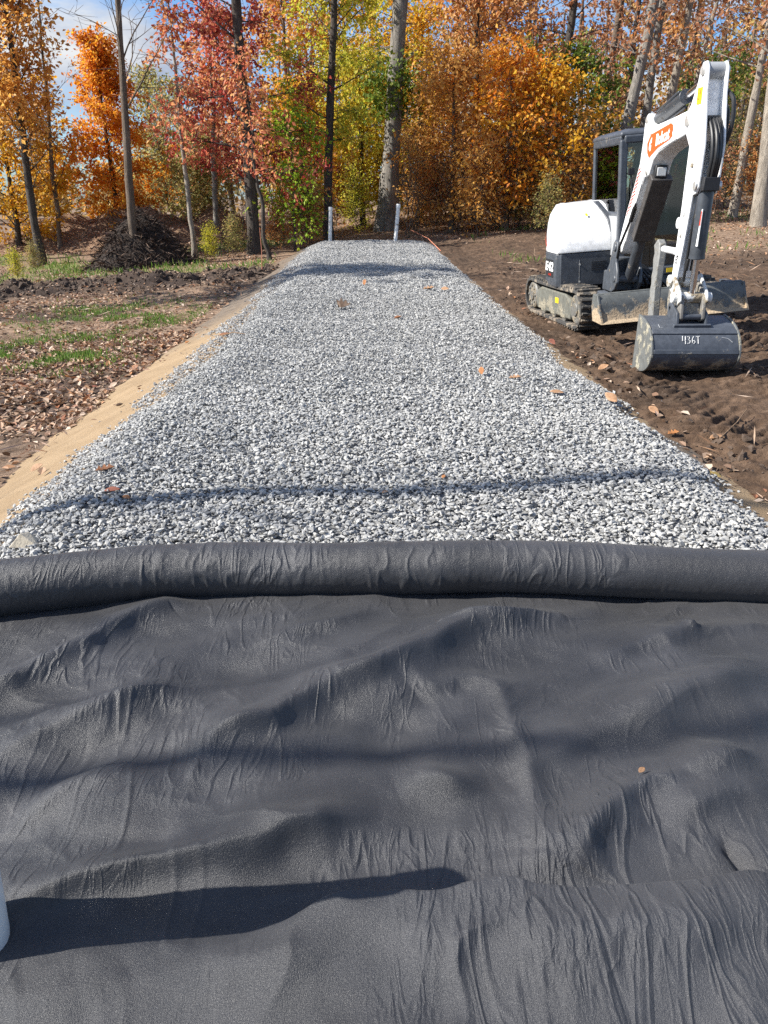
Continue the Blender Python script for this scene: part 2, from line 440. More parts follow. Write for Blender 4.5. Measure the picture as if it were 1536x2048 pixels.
# ------------------------------------------------------------------ leaves
def leaf_geo(P, D, Nn, L, wid=.3, fold=.1, curl=.0):
    """one folded blade per point: base, two flanks, tip"""
    D = D/np.linalg.norm(D, axis=1)[:, None]
    S = np.cross(D, Nn); S /= np.maximum(1e-6, np.linalg.norm(S, axis=1))[:, None]
    U = np.cross(S, D); L = L[:, None]
    a = P; b1 = P + D*L*.48 + S*L*wid + U*L*fold; c1 = P + D*L + U*L*curl; d1 = P + D*L*.48 - S*L*wid + U*L*fold
    V = np.stack([a, b1, c1, d1], 1).reshape(-1, 3)
    i = np.arange(len(P))[:, None]*4
    F = np.concatenate([i+np.array([[0, 1, 2]]), i+np.array([[0, 2, 3]])], 1).reshape(-1, 3)
    return V, F
def litter_geo(P, L, rng, tilt=.35):
    """fallen leaves: six-point outline, curled"""
    n = len(P); az = rng.uniform(0, 2*np.pi, n)
    D = np.stack([np.cos(az), np.sin(az), rng.normal(0, tilt, n)], -1); D /= np.linalg.norm(D, axis=1)[:, None]
    Nn = np.stack([rng.normal(0, tilt, n), rng.normal(0, tilt, n), np.ones(n)], -1)
    S = np.cross(D, Nn); S /= np.linalg.norm(S, axis=1)[:, None]; U = np.cross(S, D)
    L = L[:, None]; cu = rng.uniform(.02, .28, n)[:, None]; w = rng.uniform(.2, .38, n)[:, None]
    pts = [(0, 0, .0), (.32, 1, 1), (.72, .75, .9), (1, 0, .25), (.72, -.75, .9), (.32, -1, 1), (.5, 0, 0)]
    V = np.stack([P + D*L*a + S*L*w*b_ + U*L*cu*c_ for a, b_, c_ in pts], 1).reshape(-1, 3)
    tri = np.array([[0, 1, 6], [1, 2, 6], [2, 3, 6], [3, 4, 6], [4, 5, 6], [5, 0, 6]])
    F = (np.arange(n)[:, None, None]*7 + tri[None]).reshape(-1, 3)
    return V, F
M_litter = leaf_mat('fallen_leaf', [(.07, .042, .028), (.20, .115, .07), (.35, .23, .15), (.46, .34, .24), (.36, .16, .06), (.56, .45, .35), (.26, .10, .045)], .6, .15, .3)
pts = []
def area(n, x0, x1, y0, y1, fn, pw=1.0):
    x = rng.uniform(x0, x1, n); y = y0 + (y1-y0)*rng.uniform(0, 1, n)**pw
    k = rng.uniform(0, 1, n) < fn(x, y); pts.append(np.stack([x[k], y[k]], -1))
left_ok = lambda x, y: (x - axis(y) < -3.0 + .3*vn(y*1.2, y*0, 111))*(1-.75*np.exp(-((y-21-.1*(x+6))/1.4)**2))*np.clip(.55+1.2*fbm(x*.6, y*.6, 112, 3), .08, 1)
area(42000, -9, -2.4, 4.2, 13, left_ok); area(34000, -16, -2.6, 13, 30, left_ok); area(70, -3.6, -2.3, 4.2, 14, lambda x, y: (x-axis(y) < -2.35)*1.0)
right_ok = lambda x, y: (x - axis(y) > 2.3)*(.010 + .9*(1-mud_mask(x, y))*np.clip(.6+1.0*fbm(x*.5, y*.5, 113, 2), .15, 1))
area(7000, 2.3, 10, 4.5, 14, right_ok); area(42000, 2.3, 22, 14, 36, right_ok); area(12000, -8, 6, 29, 38, lambda x, y: .8+0*x)
# a thin line of leaves caught along the right foot of the gravel
n = 110; y = rng.uniform(4.2, 15, n); pts.append(np.stack([2.35+axis(y)+np.abs(rng.normal(0, .16, n)), y], -1))
XY = np.concatenate(pts); x, y = XY[:, 0], XY[:, 1]
z = np.maximum(ground_z(x, y), sand_z(x, y)) + rng.uniform(.0, .025, len(x))
L = rng.uniform(.04, .105, len(x))
v_, f_ = litter_geo(np.stack([x, y, z], -1), L, rng)
nt2 = 2600; x = np.concatenate([rng.uniform(-9, -2.9, 1700), rng.uniform(2.4, 8, 900)]); y = rng.uniform(4.4, 22, nt2)
P2 = np.stack([x, y, ground_z(x, y)+.03], -1); D2 = np.stack([rng.normal(0, 1, nt2), rng.normal(0, 1, nt2), rng.normal(0, .15, nt2)], -1)
v2, f2 = leaf_geo(P2, D2, rng.normal(size=(nt2, 3)), rng.uniform(.08, .32, nt2), .03, .02, .05)
f_ = np.concatenate([f_, f2+len(v_)]); v_ = np.concatenate([v_, v2])
tag(link('leaf_litter', fast_mesh('leaf_litter', v_, f_, M_litter)), 'brown and tan fallen leaves scattered over the soil', 'fallen leaves', kind='stuff')

# ------------------------------------------------------------------ grass
M_grass = leaf_mat('grass_blade', [(.06, .11, .02), (.11, .21, .03), (.18, .31, .05), (.30, .31, .10)], .5, .35, .3)
pts = []; tall = []
def tuft(n, cx, cy, rx, ry, h):
    x = rng.normal(cx, rx, n); y = rng.normal(cy, ry, n)
    k = (x-axis(y)) < -3.1; k &= (fbm(x*2.2, y*2.2, 121, 3) > .02*rng.normal(0, 4, n))
    pts.append(np.stack([x[k], y[k]], -1)); tall.append(np.full(k.sum(), h))
for u, v_, n, rx, ry, h in ((270, 640, 700, .5, .3, .07), (200, 625, 800, .6, .4, .08), (160, 650, 500, .5, .3, .07), (110, 700, 1200, .42, .35, .08), (50, 712, 900, .4, .3, .07), (190, 730, 350, .2, .16, .07), (140, 720, 450, .18, .2, .09), (320, 635, 500, .4, .4, .06), (60, 690, 500, .4, .3, .06)):
    p = on_ground(u, v_); tuft(int(n*2.6), p[0], p[1], rx*1.5, ry*2.0, h*1.15)
n = 9000; x = rng.uniform(-22, -3.4, n); y = rng.uniform(22.5, 33, n)
k = fbm(x*.35, y*.35, 91, 3)+.25*np.exp(-((y-27)/4)**2) > .06*rng.normal(0, 1, n)
pts.append(np.stack([x[k], y[k]], -1)); tall.append(np.full(k.sum(), .17))
n = 5000; x = rng.uniform(3, 18, n); y = rng.uniform(19, 32, n); k = fbm(x*.4, y*.4, 131, 3) > .22
pts.append(np.stack([x[k], y[k]], -1)); tall.append(np.full(k.sum(), .16))
XY = np.concatenate(pts); H = np.concatenate(tall)*rng.uniform(.5, 1.6, len(XY))
P = np.stack([XY[:, 0], XY[:, 1], ground_z(XY[:, 0], XY[:, 1])-.01], -1)
D = np.stack([rng.normal(0, .5, len(P)), rng.normal(0, .5, len(P)), np.ones(len(P))], -1)
Nn = rng.normal(size=(len(P), 3))
v_, f_ = leaf_geo(P, D, Nn, H, .07, .0, -.1)
tag(link('grass', fast_mesh('grass', v_, f_, M_grass)), 'green grass tufts growing through the leaf litter', 'grass', kind='stuff')

# ------------------------------------------------------------------ filter fabric: sheet and roll
m, nt, b = new_mat('geotextile'); v = coords(nt)
base_c = ramp(nt, noise(nt, v, 2.2, 5), [(.3, (.025, .025, .027)), (.7, (.050, .050, .054))])
fib = noise(nt, coords(nt, 'Object', (150, 520, 200)), 1.0, 3, .7, .8)
fib2 = noise(nt, coords(nt, 'Object', (420, 160, 200)), 1.0, 3, .7, .6)
fb = N(nt, 'ShaderNodeMath', operation='ADD'); nt.links.new(fib, fb.inputs[0]); nt.links.new(fib2, fb.inputs[1])
lint = ramp(nt, fib, [(.62, (0, 0, 0)), (.75, (.75, .75, .75))])
c = mixc(nt, lint, base_c, (.13, .13, .14))
nt.links.new(c, b.inputs['Base Color'])
b.inputs['Roughness'].default_value = .40; b.inputs['Specular IOR Level'].default_value = .5
b.inputs['Sheen Weight'].default_value = .06; b.inputs['Sheen Roughness'].default_value = .45
# crinkles: thin creases running mostly across the roll
def creases(scale, sharp, lo, hi, msc, seed):
    mp = nt.nodes.new('ShaderNodeMapping'); mp.inputs['Scale'].default_value = scale; mp.inputs['Location'].default_value = (seed, seed*.7, 0); mp.inputs['Rotation'].default_value = (0, 0, .12)
    nt.links.new(coords(nt), mp.inputs[0])
    n_ = noise(nt, mp.outputs[0], 1.0, 2.5, .5, .9)
    a_ = N(nt, 'ShaderNodeMath', operation='SUBTRACT'); nt.links.new(n_, a_.inputs[0]); a_.inputs[1].default_value = .5
    b_ = N(nt, 'ShaderNodeMath', operation='ABSOLUTE'); nt.links.new(a_.outputs[0], b_.inputs[0])
    c_ = N(nt, 'ShaderNodeMath', operation='MULTIPLY_ADD'); c_.use_clamp = True; nt.links.new(b_.outputs[0], c_.inputs[0]); c_.inputs[1].default_value = -sharp; c_.inputs[2].default_value = 1
    k_ = ramp(nt, noise(nt, coords(nt), msc, 3), [(lo, (0, 0, 0)), (hi, (1, 1, 1))])
    return mixc(nt, 1.0, c_.outputs[0], k_, 'MULTIPLY')
n00 = bump(nt, creases((10, 2.2, 3), 15, .49, .60, 2.3, 1.7), .5, .010)
n0 = bump(nt, creases((22, 5.5, 6), 11, .50, .64, 3.1, 5.3), .5, .005, n00)
pim = noise(nt, v, 95, 5, .65, .6)
n1 = bump(nt, pim, .30, .004, n0)
n2 = bump(nt, fb.outputs[0], .62, .003, n1)
nt.links.new(n2, b.inputs['Normal'])
M_fab = m

def ridge(X, Y, px, h, wu, wd, endw=.12, Z=.03):
    """smooth fold along a line; wu = half width on its far side, wd on its near side"""
    P = np.array([at_z(u, v_, Z)[:2] for u, v_ in px])
    best = np.full(X.shape, 9.0); sg = np.zeros(X.shape); tt = np.zeros(X.shape); tot = 0
    Ls = np.linalg.norm(np.diff(P, axis=0), axis=1); T = Ls.sum()
    over = np.zeros(X.shape)
    for i in range(len(P)-1):
        a, bb = P[i], P[i+1]; d = (bb-a)/Ls[i]
        s = (X-a[0])*d[0] + (Y-a[1])*d[1]
        sc = np.clip(s, 0, Ls[i])
        qx, qy = a[0]+d[0]*sc, a[1]+d[1]*sc
        dist = np.hypot(X-qx, Y-qy); cross = d[0]*(Y-a[1]) - d[1]*(X-a[0])
        k = dist < best
        best = np.where(k, dist, best); sg = np.where(k, cross, sg); tt = np.where(k, tot+sc, tt)
        tot += Ls[i]
    w = np.where(sg > 0, wu, wd)
    prof = 1/(1+(best/w)**2)**1.6 * np.exp(-(best/(w*2.6))**4)
    taper = sstep(0, endw, tt+.02)*sstep(0, endw, T-tt+.02)
    jit = 1+.22*vn(tt*3, tt*0, int(abs(h)*1e4))
    return h*prof*taper*jit
RIDGES = [
 ([(-200, 1850), (0, 1812), (130, 1790), (330, 1748), (560, 1700), (690, 1675), (770, 1664)], .055, .12, .042, .22),
 ([(800, 1602), (830, 1595), (870, 1586), (966, 1566)], .050, .12, .062, .16),
 ([(300, 1540), (420, 1500), (560, 1452), (640, 1402), (740, 1366), (850, 1316), (960, 1268), (1130, 1246)], .074, .15, .068, .35),
 ([(820, 1392), (900, 1360), (985, 1352)], .030, .09, .05, .1),
 ([(1124, 1810), (1132, 1752), (1162, 1690), (1240, 1610), (1340, 1556), (1500, 1515)], .060, .15, .07, .2),
 ([(480, 1862), (760, 1851), (960, 1851), (1140, 1845), (1320, 1826), (1640, 1765)], .070, .030, .24, .3),
 ([(-120, 1450), (60, 1365), (190, 1290), (330, 1222), (420, 1208)], .062, .14, .065, .3),
 ([(-80, 1560), (120, 1470), (300, 1400), (400, 1372)], .050, .14, .066, .3),
 ([(-60, 1700), (60, 1650), (200, 1570), (340, 1500)], .044, .12, .06, .3),
 ([(880, 1272), (1010, 1256), (1130, 1246)], .014, .08, .02, .05),
 ([(1180, 1330), (1300, 1300), (1400, 1268), (1560, 1250)], .034, .12, .06, .2),
 ([(1355, 1260), (1388, 1274)], .020, .03, .03, .03),
 ([(1440, 1690), (1480, 1740), (1530, 1785)], -.022, .025, .02, .04),
 ([(975, 1330), (1000, 1420), (1045, 1520), (1062, 1660), (1095, 1790)], .024, .06, .04, .15),
 ([(1000, 1560), (1180, 1480), (1400, 1400), (1600, 1370)], .044, .18, .08, .3),
 ([(1300, 1660), (1420, 1610), (1560, 1590)], .036, .12, .06, .15),
 ([(-100, 2080), (150, 1985), (420, 1940), (700, 1950)], .036, .16, .10, .3),
 ([(900, 2040), (1080, 1960), (1300, 1930), (1560, 1900)], .045, .14, .09, .3),
 ([(500, 1300), (640, 1262), (760, 1230)], .028, .12, .05, .25),
]
fx = np.linspace(-2.55, 2.55, 1140); fy = np.linspace(.25, 2.97, 760)
FX, FY = np.meshgrid(fx, fy)
def shoulder(X, Y):
    u = X - axis(Y); L_ = np.clip(-u-1.72, 0, 3); R_ = np.clip(u-1.75, 0, 3)
    return -.42*L_*np.minimum(1, .35+L_) - .38*R_*np.minimum(1, .45+R_)
def crest(x, y, seed, sharp, pw): return np.clip(1-sharp*np.abs(vn(x, y, seed)), 0, 1)**pw
def fabric_z(X, Y):
    z = .028 + np.zeros(X.shape); X0, Y0 = X, Y
    X = X0 + .045*fbm(X0*3.1, Y0*3.1, 201, 3); Y = Y0 + .045*fbm(X0*3.1+9, Y0*3.1, 203, 3)
    for a in RIDGES: z = z + 1.22*ridge(X, Y, a[0], a[1], a[2]*(.8 if a[2] > .08 else 1), a[3], endw=a[4])
    X, Y = X0, Y0
    p_, q_ = X*.92+Y*.40, Y*.92-X*.40          # folds tend to run from lower left to upper right
    wx_ = .30*fbm(X*1.3, Y*1.3, 191, 3); wy_ = .25*fbm(X*1.3+7, Y*1.3, 193, 3)
    z = z + .026*fbm(X*1.5+.3, Y*1.9, 141, 2) + .042*fbm((p_+wx_*.3)*2.4, (q_+wy_*.3)*4.4, 144, 2) + .030*vn((p_*.8-q_*.5+wx_*.4)*2.6, (q_*.8+p_*.5)*2.0, 155)
    m1 = np.clip(.35+2.0*vn(X*1.1, Y*1.1, 196), 0, 1); m2 = np.clip(.2+2.2*vn(X*1.7, Y*1.7, 198), 0, 1)
    z = z + .026*m1*crest((p_+wx_)*1.3, (q_+wy_)*2.9, 195, 3.6, 1.6) + .012*m2*crest((p_+wx_)*2.7, (q_+wy_)*6.0, 197, 4, 1.5)
    z = z + .014*fbm(X*4, Y*5.5, 158, 3)
    xs = X + .17*Y*sstep(.6, -.8, X) + .05*fbm(X*3, Y*3, 147, 2)
    c1 = np.clip(.0+2.6*fbm(X*1.5, Y*1.1, 145, 2)+.8*np.exp(-((X-.27-.05*(1.6-Y))/.13)**2), 0, 1); c2 = np.clip(.15+2.2*fbm(X*1.9, Y*1.4, 146, 2), 0, 1)
    z = z + .0042*c1*crest(xs*14+.6*vn(X*9, Y*5, 205), Y*3.8, 149, 7, 1.1)
    z = z + .0028*c2*crest(xs*27+.7*vn(X*14, Y*8, 207), Y*6.5, 151, 5, 1.1)
    fl = sstep(2.55, 2.95, Y)     # drawn tight towards the roll
    z = z*(1-.55*fl) + fl*(.012+.012*vn(X*3.5, X*0, 153))
    near = np.exp(-(((X+.93)/.14)**2+((Y-1.24)/.14)**2))
    return np.maximum(z, -.012)*(1-.6*near) + .01*near + shoulder(X, Y)
FZ = fabric_z(FX, FY)
fabric = empty('filter_fabric', (0, 1.6, 0), 'dark grey crumpled filter fabric in the foreground, still rolled at its far edge', 'fabric')
Vf = np.stack([FX, FY-1.6, FZ], -1).reshape(-1, 3)
o = link('fabric_sheet', fast_mesh('fabric_sheet', Vf, grid_faces(len(fx), len(fy)), M_fab, True), fabric)
# the roll: a long sagging cylinder, its surface puckered in places
nx, na = 1240, 84
rx = np.linspace(-2.62, 2.62, nx); th = np.linspace(0, 2*np.pi, na, endpoint=False)
RX, TH = np.meshgrid(rx, th, indexing='ij')
cy = 2.945 - .27*sstep(-.45, -1.95, RX)**1.2 - .11*sstep(.3, 2.0, RX) - .012*np.cos(RX*2.2); cz = .116 + .008*np.sin(RX*3.1) + shoulder(RX, cy)
rad = .117 + .007*vn(RX*1.1, TH*.5, 161) + .003*vn(RX*4, TH*1.0, 162)
puck = np.clip(-.1+2.6*(np.exp(-((RX+.83)/.20)**2)+.9*np.exp(-((RX-.12)/.22)**2)+.35*np.exp(-((RX-.85)/.12)**2)+.3*vn(RX*3, RX*0, 163)), 0, 1)
rad = rad + .0045*puck*np.clip(1-3.2*np.abs(vn(RX*24+.7*vn(RX*7, TH*1.6, 165), TH*.9+4, 167)), 0, 1)**1.5 + .0012*vn(RX*60, TH*8, 169)
th2 = TH
Vr = np.stack([RX, cy + rad*np.cos(TH) - 1.6, cz + rad*np.sin(TH)*(.96)], -1).reshape(-1, 3)
i = np.arange(nx-1)[:, None]; j = np.arange(na)[None, :]; j2 = (j+1) % na
Fr = np.stack([i*na+j, i*na+j2, (i+1)*na+j2, (i+1)*na+j], -1).reshape(-1, 4)
o = link('fabric_roll', fast_mesh('fabric_roll', Vr, Fr[:, ::-1], M_fab, True), fabric)

# ------------------------------------------------------------------ white pipes
M_pvc = plain('white_plastic', (.78, .78, .75), .35, 0, .05, 8)
M_pvcd = dirty('white_plastic_muddy', (.74, .74, .71), (.38, .28, .17), .12, .4, 9)
def pipe(name, p, top, r, label, mat):
    t = empty(name, p, label, 'pipe')
    d = Vector(top)-Vector(p)
    mb = MB(); k = 24
    axv = [Vector((0, 0, -.25)) + d*0, d]
    mb.tube([d.normalized()*-.25, d*.5, d*.96], r, k); mb.build('pipe_wall', mat, t, 0)
    mb = MB(); mb.tube([d*.90, d*.905, d*.985, d], [r*1.0, r*1.13, r*1.13, r*1.04], k); mb.build('cap', mat, t, .003)
    return t
p = at_z(660, 482, .02); p[1] = 27.2; p[0] = (660-768)/FPX*27.2*.945
a0 = at_y(660, 480, 27.2); a1 = at_y(661, 414, 27.2)
pipe('standpipe', (a0[0], 27.2, a0[2]-.05), a1, .062, 'upright white standpipe at the far end of the gravel, before the slim dark trunk', M_pvcd)
a0 = at_y(790, 487, 26.6); a1 = at_y(797, 408, 26.6)
pipe('standpipe', (a0[0], 26.6, a0[2]-.05), a1, .062, 'white plastic standpipe leaning slightly right in front of the thick oak trunk', M_pvcd)
pipe('standpipe', (-.930, 1.24, .0), (-.875, 1.24, .84), .070, 'white plastic standpipe close up at the left edge of the fabric', M_pvc)

# ------------------------------------------------------------------ single leaves, twig, stakes
LEAF_SHAPES = {
 'oval': [(0, 0), (.15, .16), (.4, .27), (.65, .24), (.88, .11), (1, 0)],
 'maple': [(0, 0), (.08, .18), (-.02, .42), (.22, .34), (.38, .55), (.48, .26), (.72, .34), (.80, .12), (1.05, 0)],
 'oak': [(0, 0), (.12, .10), (.22, .24), (.33, .12), (.48, .30), (.60, .14), (.74, .24), (.88, .09), (1, 0)]}
def fallen_leaf(name, p, L, az, shape, mat, curl, tilt, label, catg='leaf'):
    half = LEAF_SHAPES[shape]; bm = bmesh.new(); n = len(half)
    rows = []
    for s in (-1, 0, 1):
        row = []
        for (a, w) in half:
            y = w*s; z = curl*(abs(y)*1.3) + curl*.8*(a-.5)**2
            row.append(bm.verts.new(((a-.5)*L, y*L, z*L)))
        rows.append(row)
    for r_ in (0, 1):
        for i in range(n-1):
            q = [rows[r_][i], rows[r_][i+1], rows[r_+1][i+1], rows[r_+1][i]]
            bm.faces.new(q)
    bmesh.ops.remove_doubles(bm, verts=bm.verts[:], dist=.0004)
    me = bpy.data.meshes.new(name); bm.to_mesh(me); bm.free(); me.materials.append(mat)
    for q in me.polygons: q.use_smooth = True
    o = link(name, me); o.location = p; o.rotation_euler = (Matrix.Rotation(tilt[0], 3, 'X') @ Matrix.Rotation(tilt[1], 3, 'Y') @ Matrix.Rotation(az, 3, 'Z')).to_euler()
    sl = o.modifiers.new('thickness', 'SOLIDIFY'); sl.thickness = .0012
    tag(o, label, catg, 'single leaves lying on the gravel')
    return o
def lm(name, c1, c2):
    m, nt, b = new_mat(name); v = coords(nt)
    wv = noise(nt, v, 28, 6, .6)
    nt.links.new(ramp(nt, wv, [(.3, c1), (.7, c2)]), b.inputs['Base Color']); b.inputs['Roughness'].default_value = .7
    return m
LT = lm('leaf_tan', (.26, .14, .07), (.40, .235, .13)); LB = lm('leaf_brown', (.14, .055, .025), (.28, .12, .05))
LO = lm('leaf_orange', (.26, .10, .03), (.42, .19, .07)); LR = lm('leaf_russet', (.13, .04, .025), (.24, .08, .045))
LG = lm('leaf_olive', (.20, .15, .04), (.34, .24, .08)); LD = lm('leaf_dark', (.05, .03, .02), (.12, .07, .04))
GL = [
 (212, 946, .165, .3, 'oak', LB, .5, 'large brown leaf on the gravel near its left edge'),
 (226, 988, .13, .1, 'oval', LR, .4, 'dark russet leaf on the near left gravel, just below the larger brown one'),
 (254, 1001, .085, -.6, 'oval', LO, .3, 'small orange leaf on the near left gravel, right of the dark russet one'),
 (1221, 806, .20, 2.2, 'oval', LT, .35, 'largest pale tan leaf standing on the right part of the gravel'),
 (1113, 790, .17, -.4, 'oval', LT, .3, 'tan oval leaf on the gravel left of the largest pale leaf'),
 (963, 752, .13, 1.6, 'oval', LO, .6, 'orange tan curled leaf upright in the middle right of the gravel'),
 (1030, 760, .16, .1, 'oak', LT, .4, 'tan lobed leaf lying flat in the middle right of the gravel'),
 (730, 571, .20, 1.5, 'oak', LO, .7, 'orange brown leaf upright on the far gravel below the shadow band'),
 (858, 580, .30, .2, 'oak', LT, .4, 'broad tan leaf lying on the far right gravel'),
 (890, 583, .2, -.3, 'oval', LT, .3, 'pale slim leaf beside the broad tan leaf on the far gravel'),
 (690, 619, .26, .1, 'maple', LD, .6, 'dark withered leaf in the middle of the far gravel'),
 (796, 639, .17, .6, 'oval', LB, .5, 'brown curled leaf on the gravel right of the dark withered one'),
 (887, 959, .06, 1.2, 'oval', LO, .3, 'tiny orange leaf in the near middle of the gravel'),
 (770, 990, .055, .4, 'oval', LT, .3, 'tiny tan leaf on the gravel just before the fabric roll'),
 (1428, 955, .14, -.9, 'oval', LG, .25, 'olive brown leaf on the shaded right edge of the gravel'),
 (1104, 692, .16, -1.0, 'oval', LR, .6, 'dark red leaf at the gravel edge beside the excavator track'),
 (1206, 744, .17, .3, 'oval', LT, .6, 'pale folded leaf at the gravel edge left of the bucket'),
 (1346, 872, .15, .3, 'oak', LO, .5, 'orange leaf at the right gravel edge below the largest pale leaf'),
 (1432, 882, .17, .2, 'oval', LT, .5, 'pale orange leaf on the mud where the long twig ends'),
 (1306, 832, .16, -.9, 'oval', LT, .6, 'curled pinkish tan leaf on the gravel right of the largest pale leaf'),
 (450, 672, .22, .2, 'oval', LB, .2, 'brown leaf lying on the upper left gravel edge'),
 (375, 688, .12, 1.1, 'oval', LO, .5, 'orange brown leaf on the sand beside the upper left gravel'),
 (240, 815, .10, .6, 'oval', LD, .7, 'small dark leaf on the sand at the left gravel edge'),
 (78, 948, .15, .5, 'oval', LT, .6, 'tan brown leaf on the sand at the far left, low in the photo'),
 (270, 745, .2, .5, 'oak', LB, .5, 'brown lobed leaf on the upper edge of the bare sand'),
 (188, 778, .14, .2, 'oval', LR, .4, 'orange brown leaf alone on the sand bank, left of the gravel'),
]
def surf_at(u, v):
    d = ray(u, v); t = 2.5; o = np.array([0, 0, CAMH])
    while t < 40:
        p = o+d*t
        if p[2] <= max(float(ground_z(p[0], p[1])), float(gravel_z(p[0], p[1])) if abs(p[0]-axis(p[1])) < 2.2 else -9, float(sand_z(p[0], p[1]))): break
        t += .01
    return p
for (u, v_, L, az, sh, mt, cu, lb) in GL:
    p = surf_at(u, v_); up = .9 if (cu > .55 and L > .1) or L == .20 else .25; L *= .72; cu *= 1.3
    fallen_leaf('fallen_leaf', (p[0], p[1], p[2]+.012+(.03 if up >= .9 else .006)), L, az, sh, mt, cu, (.75*up, -.3*up), lb)
p = at_z(1280, 1561, .06)
o = fallen_leaf('fallen_leaf', (p[0], p[1], float(fabric_z(np.array([[p[0]]]), np.array([[p[1]]]))[0, 0])+.012), .028, .7, 'oval', LT, .5, (.2, .1), 'tiny orange leaf lying on the dark fabric')
del o['group']
def stick(name, pts, r, mat, label, catg):
    mb = MB(); c0 = Vector(pts[0]); n = len(pts)
    mb.tube([Vector(q)-c0 for q in pts], [r*(1-.5*i/(n-1)) for i in range(n)], 6)
    o = mb.build(name, mat); o.location = c0; tag(o, label, catg); return o
M_twig = bark_mat('twig_bark', (.22, .13, .07), (.42, .28, .17), 30)
a = surf_at(1436, 885); b_ = surf_at(1490, 838)
stick('twig', [a+[0, 0, .02], (a+b_)/2+[0.03, 0, .07], b_+[0, 0, .09]], .008, M_twig, 'long thin tan twig lying on the mud at the right edge', 'twig')
a = surf_at(445, 676); b_ = surf_at(490, 673)
stick('twig', [a+[0, 0, .03], (a+b_)/2+[0, 0.02, .06], b_+[0, 0, .03]], .008, M_twig, 'short dark twig lying on the upper left gravel edge', 'twig')
M_or = plain('orange_fiber', (.50, .19, .11), .6)
a = on_ground(524, 540); b_ = at_y(519, 455, a[1])
stick('marker_rod', [a-[0, 0, .05], (a+b_)/2+[.02, 0, 0], b_], .012, M_or, 'thin orange marker rod standing beside the dark trunk at left of the gravel', 'marker rod')
a = surf_at(880, 502); b_ = at_y(822, 460, a[1]+3.0)
stick('marker_rod', [a+[.05, 0, -.02], (a+b_)/2+[.1, 0, .05], b_], .014, M_or, 'bent orange marker rod slanting across the far right end of the gravel', 'marker rod')
# pale chunk of stone showing behind the roll at the left edge
rngp = np.random.default_rng(44)
p = surf_at(45, 1100)
mb = MB(); mb.add([(-.075, -.03, -.03), (.085, -.035, -.03), (.07, .05, -.03), (-.06, .045, -.03), (-.012, -.012, .042), (.02, .02, .036)], [(0, 3, 2, 1), (0, 1, 4), (1, 5, 4), (1, 2, 5), (2, 3, 5), (3, 4, 5), (3, 0, 4)])
o = mb.build('pale_stone', plain('pale_stone', (.50, .44, .34), .85, 0, .2, 18, .4, 50), None, .004, smooth=False)
o.location = (p[0]-.005, p[1]+.05, p[2]+.03); tag(o, 'pale cream stone chunk behind the left part of the fabric roll', 'stone')

# ------------------------------------------------------------------ earth bank and mulch pile at left
m, nt, b = new_mat('earth_bank'); v = coords(nt)
c = ramp(nt, noise(nt, v, 7, 9, .72), [(.28, (.075, .042, .026)), (.48, (.20, .115, .066)), (.66, (.33, .21, .125)), (.82, (.42, .30, .20))])
nt.links.new(c, b.inputs['Base Color']); b.inputs['Roughness'].default_value = .95
nt.links.new(bump(nt, noise(nt, v, 14, 9, .72), 1, .12), b.inputs['Normal'])
M_bank = m
bx = np.linspace(-21, -4, 200); by = np.linspace(29, 42, 110)
BX, BY = np.meshgrid(bx, by)
hb = 1.2*np.exp(-((BX+9.0)/3.2)**4)*np.exp(-((BY-35.5-.1*(BX+8))/2.9)**2) + 1.2*np.exp(-((BX+14)/3.3)**2)*np.exp(-((BY-36)/2.4)**2)
hb = hb*(1+.55*fbm(BX*.7, BY*.7, 171, 4)) + .12*fbm(BX*2.2, BY*2.2, 173, 3)*(hb > .05)
BZ = ground_base(BX, BY) - .25 + hb
tag(link('earth_bank', fast_mesh('earth_bank', np.stack([BX, BY, BZ], -1).reshape(-1, 3), grid_faces(len(bx), len(by)), M_bank, True)), kind='structure')
n = 9000; ii = rng.integers(0, BX.size, n); lx = BX.ravel()[ii]+rng.uniform(-.05, .05, n); ly = BY.ravel()[ii]+rng.uniform(-.06, .06, n)
k = hb.ravel()[ii] > .12
v_, f_ = litter_geo(np.stack([lx, ly, BZ.ravel()[ii]+.03], -1)[k], rng.uniform(.07, .15, k.sum()), rng)
tag(link('leaf_litter', fast_mesh('bank_litter', v_, f_, M_litter)), 'brown fallen leaves covering the earth bank behind the mulch pile', 'fallen leaves', kind='stuff')
p = on_ground(268, 542); PX, PY = p[0], p[1]+1.3
pr = np.linspace(0, 1, 60); pa = np.linspace(0, 2*np.pi, 120, endpoint=False)
A, Q = np.meshgrid(pa, pr)
prof = lambda q: 1.85*np.clip(1-(q*1.06)**1.15, -.2, 1)*np.where(q > .55, 1-.35*sstep(.55, .9, q), 1)
qq = Q*1.85*(1+.1*np.cos(A*3+1))
hz = prof(Q)
mx, my = PX + qq*np.cos(A)*1.0, PY + qq*np.sin(A)*.85
mz = float(ground_base(PX, PY)) + hz + .16*fbm(mx*1.7, my*1.7, 181, 4)*(hz > .05)
m, nt, b = new_mat('mulch'); v = coords(nt)
nt.links.new(ramp(nt, noise(nt, v, 12, 9, .75), [(.3, (.012, .008, .006)), (.6, (.042, .027, .019)), (.8, (.10, .065, .046))]), b.inputs['Base Color'])
b.inputs['Roughness'].default_value = .9
nt.links.new(bump(nt, noise(nt, v, 22, 9, .75), 1, .08), b.inputs['Normal'])
M_mulch = m
pile = empty('mulch_pile', (PX, PY, float(ground_base(PX, PY))), 'dark cone shaped pile of shredded roots and mulch before the bare trunk', 'mulch pile')
Vm = np.stack([mx-PX, my-PY, mz-float(ground_base(PX, PY))], -1).reshape(-1, 3)
i = np.arange(59)[:, None]; j = np.arange(120)[None, :]; j2 = (j+1) % 120
